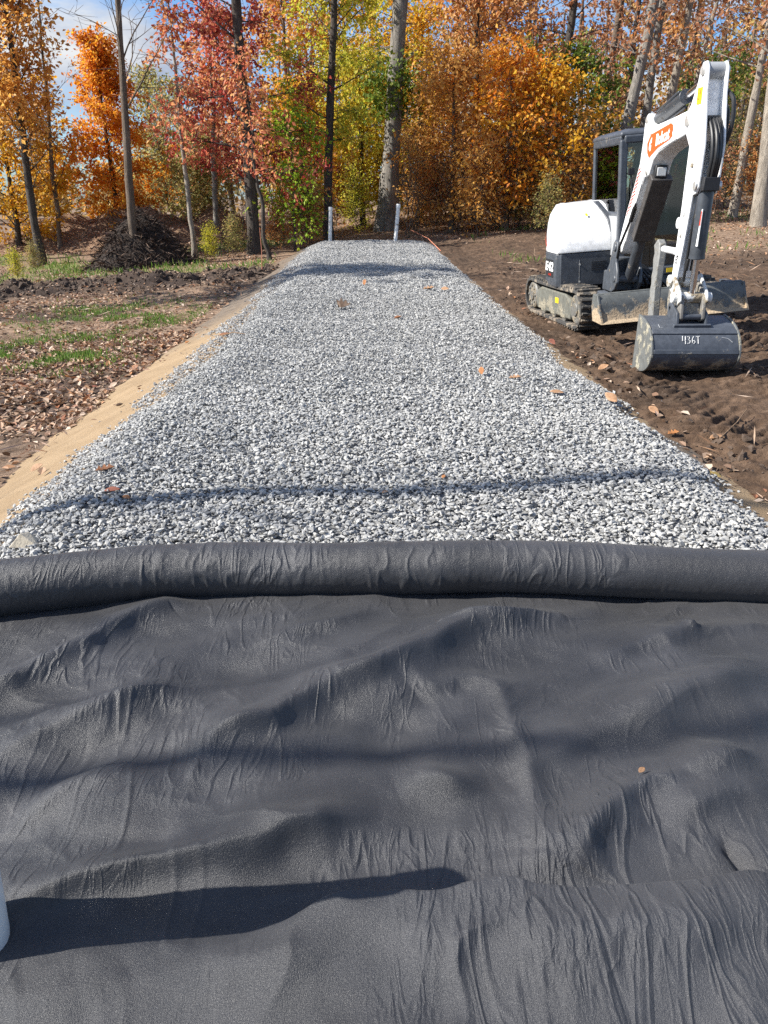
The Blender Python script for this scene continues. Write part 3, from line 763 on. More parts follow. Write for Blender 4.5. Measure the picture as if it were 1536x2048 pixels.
Fm = np.stack([i*120+j, i*120+j2, (i+1)*120+j2, (i+1)*120+j], -1).reshape(-1, 4)
link('heap', fast_mesh('heap', Vm, Fm, M_mulch, True), pile)
n = 5200; q = np.sqrt(rng.uniform(0, 1.0, n)); a_ = rng.uniform(0, 2*np.pi, n)
qx = q*1.85*(1+.1*np.cos(a_*3+1))
Pp = np.stack([qx*np.cos(a_), qx*np.sin(a_)*.85, prof(q)+.02+.1*fbm((PX+qx*np.cos(a_))*1.7, (PY+qx*np.sin(a_))*1.7, 181, 4)], -1)
Dd = np.stack([rng.normal(0, 1, n), rng.normal(0, 1, n), rng.normal(-.25, .6, n)], -1)
v_, f_ = leaf_geo(Pp, Dd, rng.normal(size=(n, 3)), rng.uniform(.12, .45, n), .055, .03, .12)
M_shred = leaf_mat('mulch_shred', [(.015, .009, .007), (.035, .021, .015), (.07, .043, .03), (.16, .105, .075)], .8, .05, .2)
o = link('shreds', fast_mesh('shreds', v_, f_, M_shred), pile); o['kind'] = 'stuff'

# ------------------------------------------------------------------ excavator
EX, EY = 3.40, 11.6
Mm = Matrix.Translation((EX, EY, float(ground_base(EX, EY))+.02)) @ Matrix.Rotation(R(-4.2), 4, 'Y') @ Matrix.Rotation(R(-.4), 4, 'X') @ Matrix.Rotation(R(9), 4, 'Z')
ex = empty('mini_excavator', None, 'white and charcoal compact excavator parked on the mud right of the gravel', 'excavator', M=Mm)
Hs = Matrix.Translation((.01, 0, 0)) @ Matrix.Rotation(R(-7), 4, 'Z')
BX0, BY0 = 3.12, 10.35
Wf = Matrix(((0, 1, 0, BX0), (-1, 0, 0, BY0), (0, 0, 1, 0), (0, 0, 0, 1)))
BF = Mm.inverted() @ Wf          # boom plane (reach, across, height) -> machine
MUD = (.36, .28, .19)
W = dirty('white_paint', (.80, .80, .79), (.45, .38, .28), -.10, .32, 3)
W.node_tree.nodes['Principled BSDF'].inputs['Coat Weight'].default_value = .3
WM = dirty('white_paint_muddy', (.70, .70, .67), (.30, .24, .16), .30, .4, 7)
CH = dirty('charcoal_paint', (.055, .062, .074), (.30, .25, .19), -.06, .38, 5)
CHM = dirty('charcoal_paint_muddy', (.06, .068, .08), (.36, .29, .20), .08, .45, 6)
BLADE = dirty('blade_steel', (.10, .105, .10), (.46, .35, .23), .24, .5, 5, low=(.16, .56))
TRK = dirty('rubber_track', (.045, .043, .04), (.30, .25, .19), .30, .85, 9)
STEEL = dirty('worn_steel', (.17, .165, .15), (.36, .30, .21), .30, .5, 9, .3)
BUCK = dirty('bucket_paint', (.060, .068, .082), (.30, .26, .20), .12, .40, 7, low=(-.12, .34))
BUCKS = dirty('bucket_side', (.12, .125, .12), (.40, .37, .28), .24, .55, 7)
BLK = plain('black_plastic', (.018, .018, .02), .5, 0, .2, 9)
HOSE = plain('hose_rubber', (.015, .015, .016), .42, 0, .2, 20)
CYL = dirty('cylinder_paint', (.040, .045, .053), (.28, .23, .17), -.02, .35, 8)
CHROME = plain('chrome_rod', (.75, .75, .76), .16, 1, .05, 6)
PIN = plain('pin_steel', (.62, .61, .58), .35, .6, .12, 20)
ORG = plain('orange_decal', (.72, .10, .02), .4, 0, .03, 5)
WHT = plain('white_lettering', (.82, .82, .80), .4, 0, .02, 5)
REDD = plain('red_decal', (.55, .045, .02), .4, 0, .04, 5)
YEL = plain('yellow_decal', (.80, .55, .02), .45, 0, .03, 5)
GREY = plain('grey_paint', (.33, .34, .35), .45, 0, .1, 6)
m, nt, b = new_mat('cab_glass')
tr = nt.nodes.new('ShaderNodeBsdfTransparent'); tr.inputs[0].default_value = (.80, .84, .80, 1)
gl = N(nt, 'ShaderNodeBsdfGlossy', Roughness=.02); lw = N(nt, 'ShaderNodeFresnel', IOR=1.6)
ms = nt.nodes.new('ShaderNodeMixShader'); nt.links.new(lw.outputs[0], ms.inputs[0]); nt.links.new(tr.outputs[0], ms.inputs[1]); nt.links.new(gl.outputs[0], ms.inputs[2])
nt.links.new(ms.outputs[0], nt.nodes['Material Output'].inputs[0]); GLASS = m

def text_part(txt, size, mat, name, parent, M, shear=0, sx=1.0, bold=.0):
    cu = bpy.data.curves.new('lettering', 'FONT'); cu.body = txt; cu.size = size; cu.align_x = 'CENTER'; cu.align_y = 'CENTER'
    cu.shear = shear; cu.extrude = .0012; cu.offset = bold
    o = bpy.data.objects.new('lettering', cu); C.objects.link(o)
    dg = bpy.context.evaluated_depsgraph_get(); dg.update()
    me = bpy.data.meshes.new_from_object(o.evaluated_get(dg))
    bpy.data.objects.remove(o); bpy.data.curves.remove(cu)
    me.transform(M @ Matrix.Diagonal((sx, 1, 1, 1)))
    me.materials.clear(); me.materials.append(mat)
    return link(name, me, parent)
def plane_M(o, ex_, ey_):
    ex_ = Vector(ex_).normalized(); ey_ = Vector(ey_); ey_ = (ey_-ex_*ey_.dot(ex_)).normalized(); ez = ex_.cross(ey_)
    return Matrix((( ex_.x, ey_.x, ez.x, o[0]), (ex_.y, ey_.y, ez.y, o[1]), (ex_.z, ey_.z, ez.z, o[2]), (0, 0, 0, 1)))

# --- tracks
def loop(y0, z0, r0, y1, z1, r1, n=14):
    P = []
    for i in range(n+1):
        a = math.pi*.5 + math.pi*i/n; P.append((y0+math.cos(a)*r0, z0+math.sin(a)*r0))
    for i in range(1, 8): P.append((y0+(y1-y0)*i/8, z0-r0+(z1-r1-z0+r0)*i/8))
    for i in range(n+1):
        a = -math.pi*.5 + math.pi*i/n; P.append((y1+math.cos(a)*r1, z1+math.sin(a)*r1))
    for i in range(1, 8): P.append((y1+(y0-y1)*i/8, z1+r1+(z0+r0-z1-r1)*i/8 - .018*math.sin(math.pi*i/8)))
    return P
for side in (-1, 1):
    xo, xi = (.98*side, .64*side)
    x0, x1 = min(xo, xi), max(xo, xi)
    out = loop(-.86, .262, .255, .88, .285, .255); inn = loop(-.86, .262, .215, .88, .285, .215)
    mb = MB(); n = len(out); Vv = []
    for P in (out, inn):
        for x in (x0, x1): Vv += [(x, y, z) for y, z in P]
    F = []
    for i in range(n):
        j = (i+1) % n
        F += [(i, j, n+j, n+i), (2*n+i, 3*n+i, 3*n+j, 2*n+j), (i, 2*n+i, 2*n+j, j), (n+i, n+j, 3*n+j, 3*n+i)]
    mb.add(Vv, F)
    L = 0; nxt = 0; step = .088
    for i in range(n):
        a = Vector((0, *out[i])); bq = Vector((0, *out[(i+1) % n])); l = (bq-a).length; d = (bq-a)/max(l, 1e-6); nn = Vector((0, d.z, -d.y))
        if nn.dot(a-Vector((0, 0, .27))) < 0 and abs(a.y) > .9: nn = -nn
        c_ = sum((Vector((0, *q)) for q in out), Vector())/n
        if nn.dot((a+bq)/2-c_) < 0: nn = -nn
        while nxt <= L+l:
            q = a+d*(nxt-L); h = .03; w = .022; Vq = []
            for x in (x0+.012, x1-.012):
                sl = .012*(1 if x > (x0+x1)/2 else -1)
                for du, dn in ((-w, -.004), (w, -.004), (w*.7, h), (-w*.7, h)):
                    pt = q + d*(du+sl) + nn*dn; Vq.append((x, pt.y, pt.z))
            mb.add(Vq, [(0, 1, 2, 3), (7, 6, 5, 4), (0, 4, 5, 1), (1, 5, 6, 2), (2, 6, 7, 3), (3, 7, 4, 0)])
            nxt += step
        L += l
    tk = mb.build('track', TRK, ex, .004, 1)
    mb = MB(); xm0, xm1 = (x0+.05, x1-.05)
    mb.prism([(-.66, .095), (-.70, .20), (-.64, .36), (-.45, .425), (.50, .44), (.68, .38), (.72, .22), (.66, .11)], xm0-.015, xm1+.015, 0)
    for yb in (-.40, .0, .40): mb.box((x0+.028, yb-.10, .085), (x1-.028, yb+.10, .20))
    fr = mb.build('track_frame', dirty('track_frame', (.12, .12, .10), (.30, .27, .20), .34, .8, 4), tk, .02, 2)
    so = x0-.001 if side < 0 else x1+.001
    for nm, y, z, r in (('idler', -.86, .262, .205), ('sprocket', .88, .285, .20)):
        mb = MB(); mb.tube([(x0+.03, y, z), (x0+.05, y, z), (x1-.05, y, z), (x1-.03, y, z)], [r*.86, r, r, r*.86], 28)
        hub = x0+.012 if side < 0 else x1-.012
        mb.tube([(hub, y, z), ((x0+x1)/2, y, z)], [r*.42, r*.5], 16)
        if nm == 'sprocket':
            for k_ in range(8):
                a = 2*math.pi*k_/8; mb.tube([(hub+.0*side, y+math.cos(a)*r*.68, z+math.sin(a)*r*.68), ((x0+x1)/2, y+math.cos(a)*r*.68, z+math.sin(a)*r*.68)], .018, 6)
        mb.build(nm, STEEL, tk, .006, 2)
    for y in (-.42, -.02, .40):
        mb = MB(); mb.tube([(x0+.035, y, .125), (x1-.035, y, .125)], .085, 20); mb.build('track_roller', STEEL, tk, .008, 2)
    if side < 0:
        mb = MB(); mb.box((xm0-.019, -.22, .27), (xm0-.012, -.09, .345)); mb.build('warning_decal', YEL, tk, 0)
# --- undercarriage
mb = MB(); mb.box((-.66, -.5, .24), (.66, .55, .42)); mb.tube([(0, 0, .40), (0, 0, .57)], .46, 36)
mb.build('undercarriage', BLK, ex, .015)
# --- dozer blade: curved mouldboard, ribs, arms
prof_b = [(-1.52, .47), (-1.575, .40), (-1.605, .30), (-1.61, .20), (-1.655, .10), (-1.70, .075), (-1.72, .06), (-1.66, .055), (-1.57, .07), (-1.55, .2), (-1.545, .30), (-1.515, .39), (-1.47, .455)]
mb = MB(); mb.prism([(y-.08, z*.82+.14) for y, z in prof_b], -.975, .975, 0)
for xa, xb in ((-.985, -.955), (.955, .985)): mb.prism([(-1.79, .185), (-1.70, .36), (-1.64, .525), (-1.50, .535), (-1.46, .38), (-1.50, .20)], xa, xb, 0)
mb.tube([(-.97, -1.575, .525), (.97, -1.575, .525)], .018, 10)
bl = mb.build('dozer_blade', BLADE, ex, .006)
mb = MB()
for x in (-.42, .42):
    mb.prism([(-1.55, .28), (-1.52, .48), (-.4, .36), (-.4, .22)], x-.05, x+.05, 0)
for x in (-.86, .80):
    mb.prism([(-1.6, .53), (-1.6, .40), (-1.36, .46), (-1.36, .55)], x-.012, x+.09, 0)
mb.build('blade_arm', CHM, bl, .01)
# --- house: deck skirt, counterweight, hood
def arc(r, a0, a1, n, cx=0, cy=.0): return [(cx+r*math.cos(R(a0+(a1-a0)*i/n)), cy+r*math.sin(R(a0+(a1-a0)*i/n))) for i in range(n+1)]
def up(outl, z, inset=0, dy=0):
    c0 = Vector((-.25, .25, 0)); r_ = []
    for x, y in outl:
        q = Vector((x, y, 0)); d = (q-c0); q = q - d*(inset/max(.2, d.length)); r_.append((q.x, q.y+dy, z))
    return r_
cw = [(-.62, -.44), (-.93, -.44), (-.985, -.40)] + arc(1.0, 180, 20, 26, 0, .02) + [(.96, -.1), (.60, -.1)]
mb = MB(); mb.loft([up(cw, .47, .08), up(cw, .50, .015), up(cw, .58), up(cw, .945)], 0, Hs)
co = mb.build('counterweight', CH, ex, .012, 2)
# badge on the outer left flank
def flank(q, z, off=.004):
    """point on the left flank: q metres towards the rear from the end of its straight part"""
    if q >= 0: t = math.pi - q; n_ = Vector((math.cos(t), math.sin(t), 0)); p_ = Vector((0, .02, 0)) + n_*1.0
    else: n_ = Vector((-1, -.042, 0)).normalized(); p_ = Vector((-1.0 + .0417*-q, .02+q, 0))
    p_ = p_ + n_*off; p_.z = z
    return tuple(Hs @ p_)
mb = MB(); qs = [-.30+.40*i/12 for i in range(13)]
for i in range(12): mb.add([flank(qs[i], .62), flank(qs[i+1], .62), flank(qs[i+1], .86), flank(qs[i], .86)], [(0, 1, 2, 3)])
mb.build('model_badge', BLK, co, 0)
tdir = Hs.to_3x3() @ Vector((.042, -1, 0))
text_part('E42', .165, WHT, 'model_number', co, plane_M(flank(-.11, .76, .007), tdir, (0, 0, 1)), .15, 1.6, .006)
text_part('R-SERIES', .04, REDD, 'series_lettering', co, plane_M(flank(-.13, .655, .007), tdir, (0, 0, 1)), .2)
# front-left deck box with louvres
mb = MB(); mb.prism([(-.93, -.447), (-.20, -.447), (-.12, -.62), (-.12, .2), (-.93, .2)], .50, .942, 2, 0, Hs)
dk = mb.build('side_panel', CH, ex, .012)
mb = MB()
for k_ in range(5): mb.box((-.50, -.452, .70+k_*.026), (-.30, -.444, .711+k_*.026), 0, Hs)
mb.build('louvre', BLK, dk, 0)
mb = MB()
for z in (.56, .79): mb.tube([Hs @ Vector((-.66, -.440, z)), Hs @ Vector((-.66, -.458, z))], .012, 10)
mb.box((-.668, -.4495, .52), (-.664, -.446, .85), 0, Hs)
mb.build('panel_bolt', PIN, dk, 0)
# white hood: full at the bottom, front face leaning back, rounded top
hood_pl = [(-.20, -.46), (-.90, -.46), (-.965, -.44), (-.99, -.40), (-.995, -.2)] + arc(.995, 180, 75, 18, 0, .02) + [(.1, .4), (-.20, .4)]
def hood_ring(z, ins, yf):
    r_ = []
    c0 = Vector((-.30, .28))
    for x, y in hood_pl:
        q = Vector((x, y)); d = q-c0
        if not (x >= -.21 and y > -.40): q = q - d*(ins/max(.3, d.length))
        yy = q.y
        if yy < .2: yy = max(yy, yf) if x > -.21 else yy + (yf+.46)*(1-sstep(-.46, .3, yy))
        r_.append((q.x if x < -.21 else x, float(yy), z))
    return r_
mb = MB(); mb.loft([hood_ring(.952, .006, -.46), hood_ring(.98, 0, -.46), hood_ring(1.18, .008, -.42), hood_ring(1.33, .025, -.34), hood_ring(1.44, .055, -.22), hood_ring(1.525, .115, -.09), hood_ring(1.57, .20, .05), hood_ring(1.585, .32, .16)], 0, Hs)
hd = mb.build('engine_hood', W, ex, .006, 2, 28)
# red flash on the flank of the hood
mb = MB()
tA = [.02+.26*i/6 for i in range(7)]
for i in range(6):
    f0, f1 = 1-i/6, 1-(i+1)/6
    mb.add([flank(tA[i], 1.01+.11*(1-f0), .0025), flank(tA[i+1], 1.01+.11*(1-f1), .0025), flank(tA[i+1], 1.012+.26*(1-f1)**1.2, .0005), flank(tA[i], 1.012+.26*(1-f0)**1.2, .0005)], [(0, 1, 2, 3)])
mb.build('red_flash', REDD, hd, 0)
# small notice on the top of the hood front
nb = MB(); 
def hoodfront(x, z): return tuple(Hs @ Vector((x, -.34+(z-1.33)*1.12-.004-.02, z)))
mb = MB(); mb.add([hoodfront(-.55, 1.405), hoodfront(-.515, 1.405), hoodfront(-.515, 1.44), hoodfront(-.55, 1.44)], [(0, 1, 2, 3)]); mb.build('hood_notice', YEL, hd, 0)
# --- cab
x0, x1, y0, y1, zb, zt = -.25, .70, -.80, .50, .60, 2.40
CABX = [x0, x1]
mb = MB()
pw = .075
def bar(a, b_, w=pw, d=pw, m=0):
    a, b_ = Vector(a), Vector(b_); ax = (b_-a).normalized()
    if abs(ax.z) > .7: e1, e2 = Vector((1, 0, 0)), Vector((0, 1, 0))
    elif abs(ax.x) > .7: e1, e2 = Vector((0, 1, 0)), Vector((0, 0, 1))
    else: e1, e2 = Vector((1, 0, 0)), Vector((0, 0, 1))
    ring = lambda c: [tuple(c+e1*(sx_*w/2)+e2*(sy_*d/2)) for sx_, sy_ in ((-1, -1), (1, -1), (1, 1), (-1, 1))]
    mb.loft([ring(a), ring(b_)], m, Hs)
zr = zt-.10
bar((x0+.04, y0+.02, zb), (x0+.04, y0+.07, zr), .10, .09); bar((x1-.04, y0+.02, zb), (x1-.04, y0+.07, zr), .08, .09)
bar((x0+.04, y1-.04, zb+.5), (x0+.04, y1-.04, zr)); bar((x1-.04, y1-.04, zb), (x1-.04, y1-.04, zr))
bar((x1-.03, -.02, zb), (x1-.03, -.02, zr), .05, .06)
bar((x0+.04, y0+.02, 1.40), (x0+.04, y1-.03, 1.42), .06, .07); bar((x0+.09, y0+.015, .66), (x1-.08, y0+.015, .66), .05, .10)
bar((x0+.04, y0+.06, zr), (x0+.04, y1-.03, zr), .09, .10); bar((x1-.04, y0+.06, zr), (x1-.04, y1-.03, zr), .09, .10)
bar((x0+.04, y0+.06, zr), (x1-.04, y0+.06, zr), .09, .10); bar((x0+.04, y1-.04, zr), (x1-.04, y1-.04, zr), .09, .10)
bar((x0+.06, y1-.03, 1.0), (x1-.06, y1-.03, 1.0), .06, .9)
cab = mb.build('cab', CH, ex, .022, 3)
mb = MB()
rp = [(x0-.005, y0+.03), (x1+.005, y0+.03), (x1+.005, y1+.02), (x0-.005, y1+.02)]
mb.loft([[(x, y, zr+.03) for x, y in rp], [(x, y, zr+.085) for x, y in rp], [(x+(.09 if x < 0 else -.09), y+(.1 if y < 0 else -.1), zr+.125) for x, y in rp]], 0, Hs)
mb.build('cab_roof', CH, cab, .025, 3)
mb = MB(); mb.box((x0+.085, y0+.028, .72), (x1-.075, y0+.034, zr-.04), 0, Hs); mb.build('front_window', GLASS, cab, 0)
mb = MB(); mb.box((x0+.028, y0+.06, 1.43), (x0+.034, y1-.06, zr-.04), 0, Hs); mb.build('side_window', GLASS, cab, 0)
mb = MB(); mb.box((x1-.034, y0+.06, 1.0), (x1-.028, y1-.06, zr-.04), 0, Hs); mb.build('door_window', GLASS, cab, 0)
mb = MB(); mb.box((x0+.09, y1-.05, 1.46), (x1-.09, y1-.044, zr-.04), 0, Hs); mb.build('rear_window', GLASS, cab, 0)
mb = MB(); mb.box((x0+.01, y0+.05, .88), (x0+.03, y1-.05, 1.39), 0, Hs); mb.build('lower_side_panel', GREY, cab, .006)
mb = MB(); mb.box((x0+.12, -.10, .72), (x1-.2, .40, 1.05), 0, Hs); mb.prism([(.25, 1.0), (.40, 1.0), (.46, 1.66), (.36, 1.68)], .22, .62, 0, 0, Hs); mb.build('seat', BLK, cab, .05, 3)
mb = MB()
for x in (.16, .62): mb.tube([Hs @ Vector((x, -.12, 1.0)), Hs @ Vector((x, -.2, 1.28)), Hs @ Vector((x, -.19, 1.36))], [.013, .013, .028], 8)
for x in (.30, .46): mb.tube([Hs @ Vector((x, -.5, .7)), Hs @ Vector((x, -.46, 1.0)), Hs @ Vector((x, -.42, 1.15))], .012, 8)
mb.build('control_lever', BLK, cab, 0)
# wiper, work of cables on the front pillar
mb = MB(); mb.tube([Hs @ Vector((x0+.13, y0+.01, 1.92)), Hs @ Vector((x0+.15, y0-.02, 1.6)), Hs @ Vector((x0+.10, y0-.01, 1.25))], .010, 6)
mb.tube([Hs @ Vector((x0+.10, y0-.005, 1.95)), Hs @ Vector((x0+.26, y0+.0, 1.42))], .008, 6)
mb.box((x0+.09, y0-.03, 1.88), (x0+.17, y0+.02, 1.96), 0, Hs); mb.box((x0+.09, y0-.03, 1.22), (x0+.16, y0+.02, 1.30), 0, Hs)
mb.build('wiper', BLK, cab, .004)
mb = MB(); mb.tube([Hs @ Vector((x1+.02, y0-.02, 1.95)), Hs @ Vector((x1+.05, y0-.05, 1.9)), Hs @ Vector((x1+.05, y0-.05, 1.2)), Hs @ Vector((x1+.02, y0-.02, 1.12))], .011, 8); mb.build('grab_rail', BLK, cab, 0)
# hood-side trim of the cab
mb = MB()
tr_ = [(-.22, -.475, .95), (-.22, -.44, 1.18), (-.25, -.36, 1.34), (-.30, -.2, 1.47), (-.34, -.0, 1.58)]
for a, b_ in zip(tr_[:-1], tr_[1:]):
    pass
mb.loft([[(x-.02, y-.012, z), (x+.05, y-.012, z), (x+.05, y+.06, z), (x-.02, y+.06, z)] for x, y, z in tr_], 0, Hs)
mb.build('hood_trim', CH, ex, .006)
# deck front, foot step, valves under the cab
mb = MB(); mb.box((-.11, -.86, .50), (.86, -.2, .62), 0, Hs); mb.box((.30, -.90, .62), (.82, -.80, .72), 0, Hs)
mb.box((.05, -.90, .50), (.20, -.80, .58), 0, Hs)
fd = mb.build('front_deck', CH, ex, .012)
mb = MB(); mb.box((.38, -.909, .645), (.56, -.9035, .70), 0, Hs); mb.build('warning_decal', YEL, fd, 0)
mb = MB()
for k_ in range(4): mb.tube([Hs @ Vector((.12+.09*k_, -.70, .45)), Hs @ Vector((.10+.09*k_, -.98, .48)), Hs @ Vector((.02+.06*k_, -1.08, .62)), Hs @ Vector((-.06+.02*k_, -1.02, .78))], .018, 8)
mb.build('hose', HOSE, fd, 0)
# --- swing bracket
mb = MB()
sw = [(-.34, .38), (-.34, .60), (-.20, .74), (-.12, .98), (-.05, 1.03), (.04, 1.00), (.08, .88), (.07, .76), (.16, .66), (.19, .52), (.12, .43), (.0, .38)]
for w0, w1 in ((-.165, -.125), (.125, .165)): mb.prism(sw, w0, w1, 1, 0, BF)
mb.prism([(-.34, .40), (-.34, .62), (-.12, .62), (-.06, .40)], -.13, .13, 1, 0, BF)
mb.tube([BF @ Vector((-.30, 0, .30)), BF @ Vector((-.30, 0, .80))], .13, 22)
mb.tube([BF @ Vector((0, -.185, .935)), BF @ Vector((0, .185, .935))], .05, 18); mb.tube([BF @ Vector((.10, -.18, .56)), BF @ Vector((.10, .18, .56))], .045, 18)
mb.build('swing_bracket', CHM, ex, .012)
mb = MB(); mb.box((-.50, -.15, .36), (-.28, .12, .62), 0, BF); mb.build('bracket_mount', CHM, ex, .02)
# --- boom
bo = [(-.08, .93), (-.03, 1.06), (.13, 1.38), (.31, 1.66), (.43, 1.90), (.455, 2.12), (.45, 2.30), (.475, 2.385), (.535, 2.415), (.595, 2.385), (.63, 2.30), (.70, 2.262), (.9, 2.275), (1.4, 2.305), (1.78, 2.335), (1.90, 2.34), (1.975, 2.29), (1.985, 2.20), (1.93, 2.13), (1.80, 2.115), (1.4, 2.055), (1.05, 1.985), (.90, 1.92), (.83, 1.82), (.80, 1.76), (.73, 1.75), (.66, 1.745), (.56, 1.62), (.35, 1.30), (.20, 1.02), (.11, .90), (.05, .86), (-.04, .865)]
mb = MB(); mb.prism(bo, -.115, .115, 1, 0, BF)
boom = mb.build('boom', W, ex, .014, 2)
for rr, zz, ra in ((.535, 2.345, .035), (.745, 1.80, .034)):
    mb = MB(); mb.tube([BF @ Vector((rr, -.128, zz)), BF @ Vector((rr, .128, zz))], ra, 18); mb.build('pivot_pin', PIN, boom, .004)
# raised seam along the side plates
fa = lambda r_, z, w=-.1175: tuple(BF @ Vector((r_, w, z)))
mb = MB(); seam = [(.14, 1.34), (.34, 1.64), (.47, 1.90), (.55, 2.07), (.70, 2.19), (1.0, 2.245), (1.6, 2.285)]
mb.tube([BF @ Vector((a, -.115, b_)) for a, b_ in seam], .007, 6); mb.tube([BF @ Vector((a, -.115, b_)) for a, b_ in [(.42, 1.40), (.62, 1.72), (.70, 1.84), (.84, 1.95), (1.05, 2.01), (1.6, 2.1)]], .007, 6)
mb.build('boom_seam', W, boom, 0)
# orange panel with the maker's lettering
pan = [(.64, 2.10), (.74, 2.185), (1.36, 2.255), (1.43, 2.235), (1.45, 2.19), (1.43, 2.165), (1.45, 2.13), (1.38, 2.10), (1.02, 2.035), (.76, 1.945), (.68, 2.0)]
mb = MB(); mb.prism(pan, -.1195, -.1145, 1, 0, BF); lp = mb.build('orange_panel', ORG, boom, 0)
ux = (BF.to_3x3() @ Vector((1, 0, .12))); uy = BF.to_3x3() @ Vector((0, 0, 1))
text_part('Bobcat', .165, WHT, 'lettering', lp, plane_M(BF @ Vector((1.15, -.121, 2.133)), ux, uy), .05, .92, .004)
mb = MB()
for q in ([(.73, 2.09), (.76, 2.14), (.76, 2.06), (.73, 2.02)], [(.775, 2.145), (.80, 2.155), (.80, 2.10), (.775, 2.085)], [(.765, 2.07), (.80, 2.075), (.795, 2.02), (.765, 2.01)]): mb.prism(q, -.1215, -.119, 1, 0, BF)
mb.build('logo_mark', WHT, lp, 0)
# red slanted stripes on the lower boom
mb = MB()
for i in range(13):
    f = i/12; c0 = Vector((.19+.30*f, 1.30+.50*f)); ln = .035+.03*math.sin(math.pi*f)+.012*((i*7) % 3); wd = .014
    mb.prism([(c0.x-.055, c0.y+.012), (c0.x-.055+wd*.4, c0.y+.012+wd), (c0.x-.055+ln*1.6, c0.y+.035+wd+ln*.25), (c0.x-.055+ln*1.6, c0.y+.035+ln*.25-.004)], -.1185, -.1145, 1, 0, BF)
mb.build('red_stripes', REDD, boom, 0)
# work light under the elbow
mb = MB(); mb.box((.82, -.07, 1.73), (.90, .07, 1.87), 0, BF); wl = mb.build('work_light', BLK, boom, .015)
mb = MB(); mb.box((.895, -.05, 1.755), (.912, .05, 1.845), 0, BF); mb.build('lamp_lens', plain('lamp_lens', (.6, .6, .6), .1, .2, .05), wl, .006)
# --- boom cylinder with its guard
mb = MB(); mb.tube([BF @ Vector((.10, .02, .56)), BF @ Vector((.14, .02, .63)), BF @ Vector((.52, .02, 1.27))], [.05, .066, .066], 20)
bc = mb.build('boom_cylinder', CYL, ex, .006)
mb = MB(); mb.tube([BF @ Vector((.50, .02, 1.24)), BF @ Vector((.745, .02, 1.79))], .032, 14); mb.build('rod', CHROME, bc, 0)
mb = MB()
gA, gB = Vector((.40, 0, 1.08)), Vector((.83, 0, 1.77)); gd = (gB-gA).normalized(); gn = Vector((gd.z, 0, -gd.x))
pr_ = [gA+gn*-.02, gB+gn*-.02, gB+gn*.10, gA+gn*.10]
mb.prism([(q.x, q.z) for q in pr_], -.10, .14, 1, 0, BF); mb.build('cylinder_guard', dirty('guard_paint', (.05, .045, .042), (.2, .16, .12), .0, .5, 6), bc, .012)
mb = MB(); mb.tube([BF @ Vector((.0, -.14, .70)), BF @ Vector((.14, -.16, .95)), BF @ Vector((.40, -.135, 1.28)), BF @ Vector((.50, -.125, 1.46))], .016, 8); mb.tube([BF @ Vector((.40, -.135, 1.26)), BF @ Vector((.48, -.125, 1.42))], .027, 8); mb.build('hose', HOSE, bc, 0)
# --- arm cylinder
mb = MB(); a_, b_ = Vector((.535, .0, 2.345)), Vector((2.07, .0, 2.63)); d_ = b_-a_
mb.tube([BF @ a_, BF @ (a_+d_*.05), BF @ (a_+d_*.52), BF @ (a_+d_*.55)], [.05, .068, .068, .075], 20)
mb.tube([BF @ (a_+d_*.08+Vector((0, -.05, .055))), BF @ (a_+d_*.50+Vector((0, -.05, .06)))], .018, 8); mb.tube([BF @ (a_+d_*.08+Vector((0, .03, -.07))), BF @ (a_+d_*.50+Vector((0, .03, -.075)))], .016, 8)
ac = mb.build('arm_cylinder', CYL, ex, .006)
mb = MB(); mb.tube([BF @ (a_+d_*.54), BF @ b_], .034, 16); mb.build('rod', CHROME, ac, 0)
# --- stick: two white side plates with a channel between
st = [(2.03, .74), (2.04, 1.0), (2.04, 1.5), (2.02, 2.0), (1.88, 2.12), (1.81, 2.22), (1.83, 2.31), (1.92, 2.38), (2.02, 2.56), (2.04, 2.66), (2.09, 2.715), (2.17, 2.715), (2.22, 2.66), (2.26, 2.45), (2.31, 2.30), (2.40, 2.0), (2.40, 1.70), (2.40, 1.63), (2.36, 1.575), (2.28, 1.56), (2.25, 1.3), (2.21, 1.0), (2.17, .74), (2.10, .69)]
mb = MB()
mb.prism(st, -.132, -.106, 1, 0, BF); mb.prism(st, .048, .074, 1, 0, BF)
# closed box section: back plate, lower front plate, cross web
mb.prism([(2.03, .78), (2.035, 1.5), (1.99, 2.0), (2.06, 2.05), (2.24, 1.66), (2.23, 1.3), (2.19, 1.0), (2.16, .78)], -.108, .050, 1, 0, BF)
mb.prism([(2.06, 2.25), (2.06, 2.60), (2.12, 2.60), (2.20, 2.25)], -.108, .050, 1, 0, BF)
stick_o = mb.build('stick', W, ex, .008, 2)
for rr, zz, ra in ((2.13, 2.64, .042), (2.35, 1.645, .045), (1.90, 2.235, .05)): mb = MB(); mb.tube([BF @ Vector((rr, -.152, zz)), BF @ Vector((rr, .102, zz))], ra, 18); mb.build('pivot_pin', PIN, stick_o, .004)
mb = MB(); mb.tube([BF @ Vector((2.13, -.108, 2.64)), BF @ Vector((2.13, .049, 2.64))], .070, 22); mb.build('pin_boss', GREY, stick_o, 0)
mb = MB(); mb.prism([(2.075, 2.36), (2.185, 2.36), (2.175, 2.50), (2.065, 2.50)], -.1385, -.134, 1, 0, BF); wd_ = mb.build('warning_decal', YEL, stick_o, 0)
mb = MB()
for q in ([(2.09, 2.40), (2.10, 2.40), (2.095, 2.46), (2.085, 2.46)], [(2.10, 2.40), (2.125, 2.40), (2.125, 2.408), (2.10, 2.408)], [(2.14, 2.42), (2.15, 2.42), (2.145, 2.48), (2.135, 2.48)], [(2.12, 2.45), (2.14, 2.45), (2.14, 2.458), (2.12, 2.458)]): mb.prism(q, -.1405, -.138, 1, 0, BF)
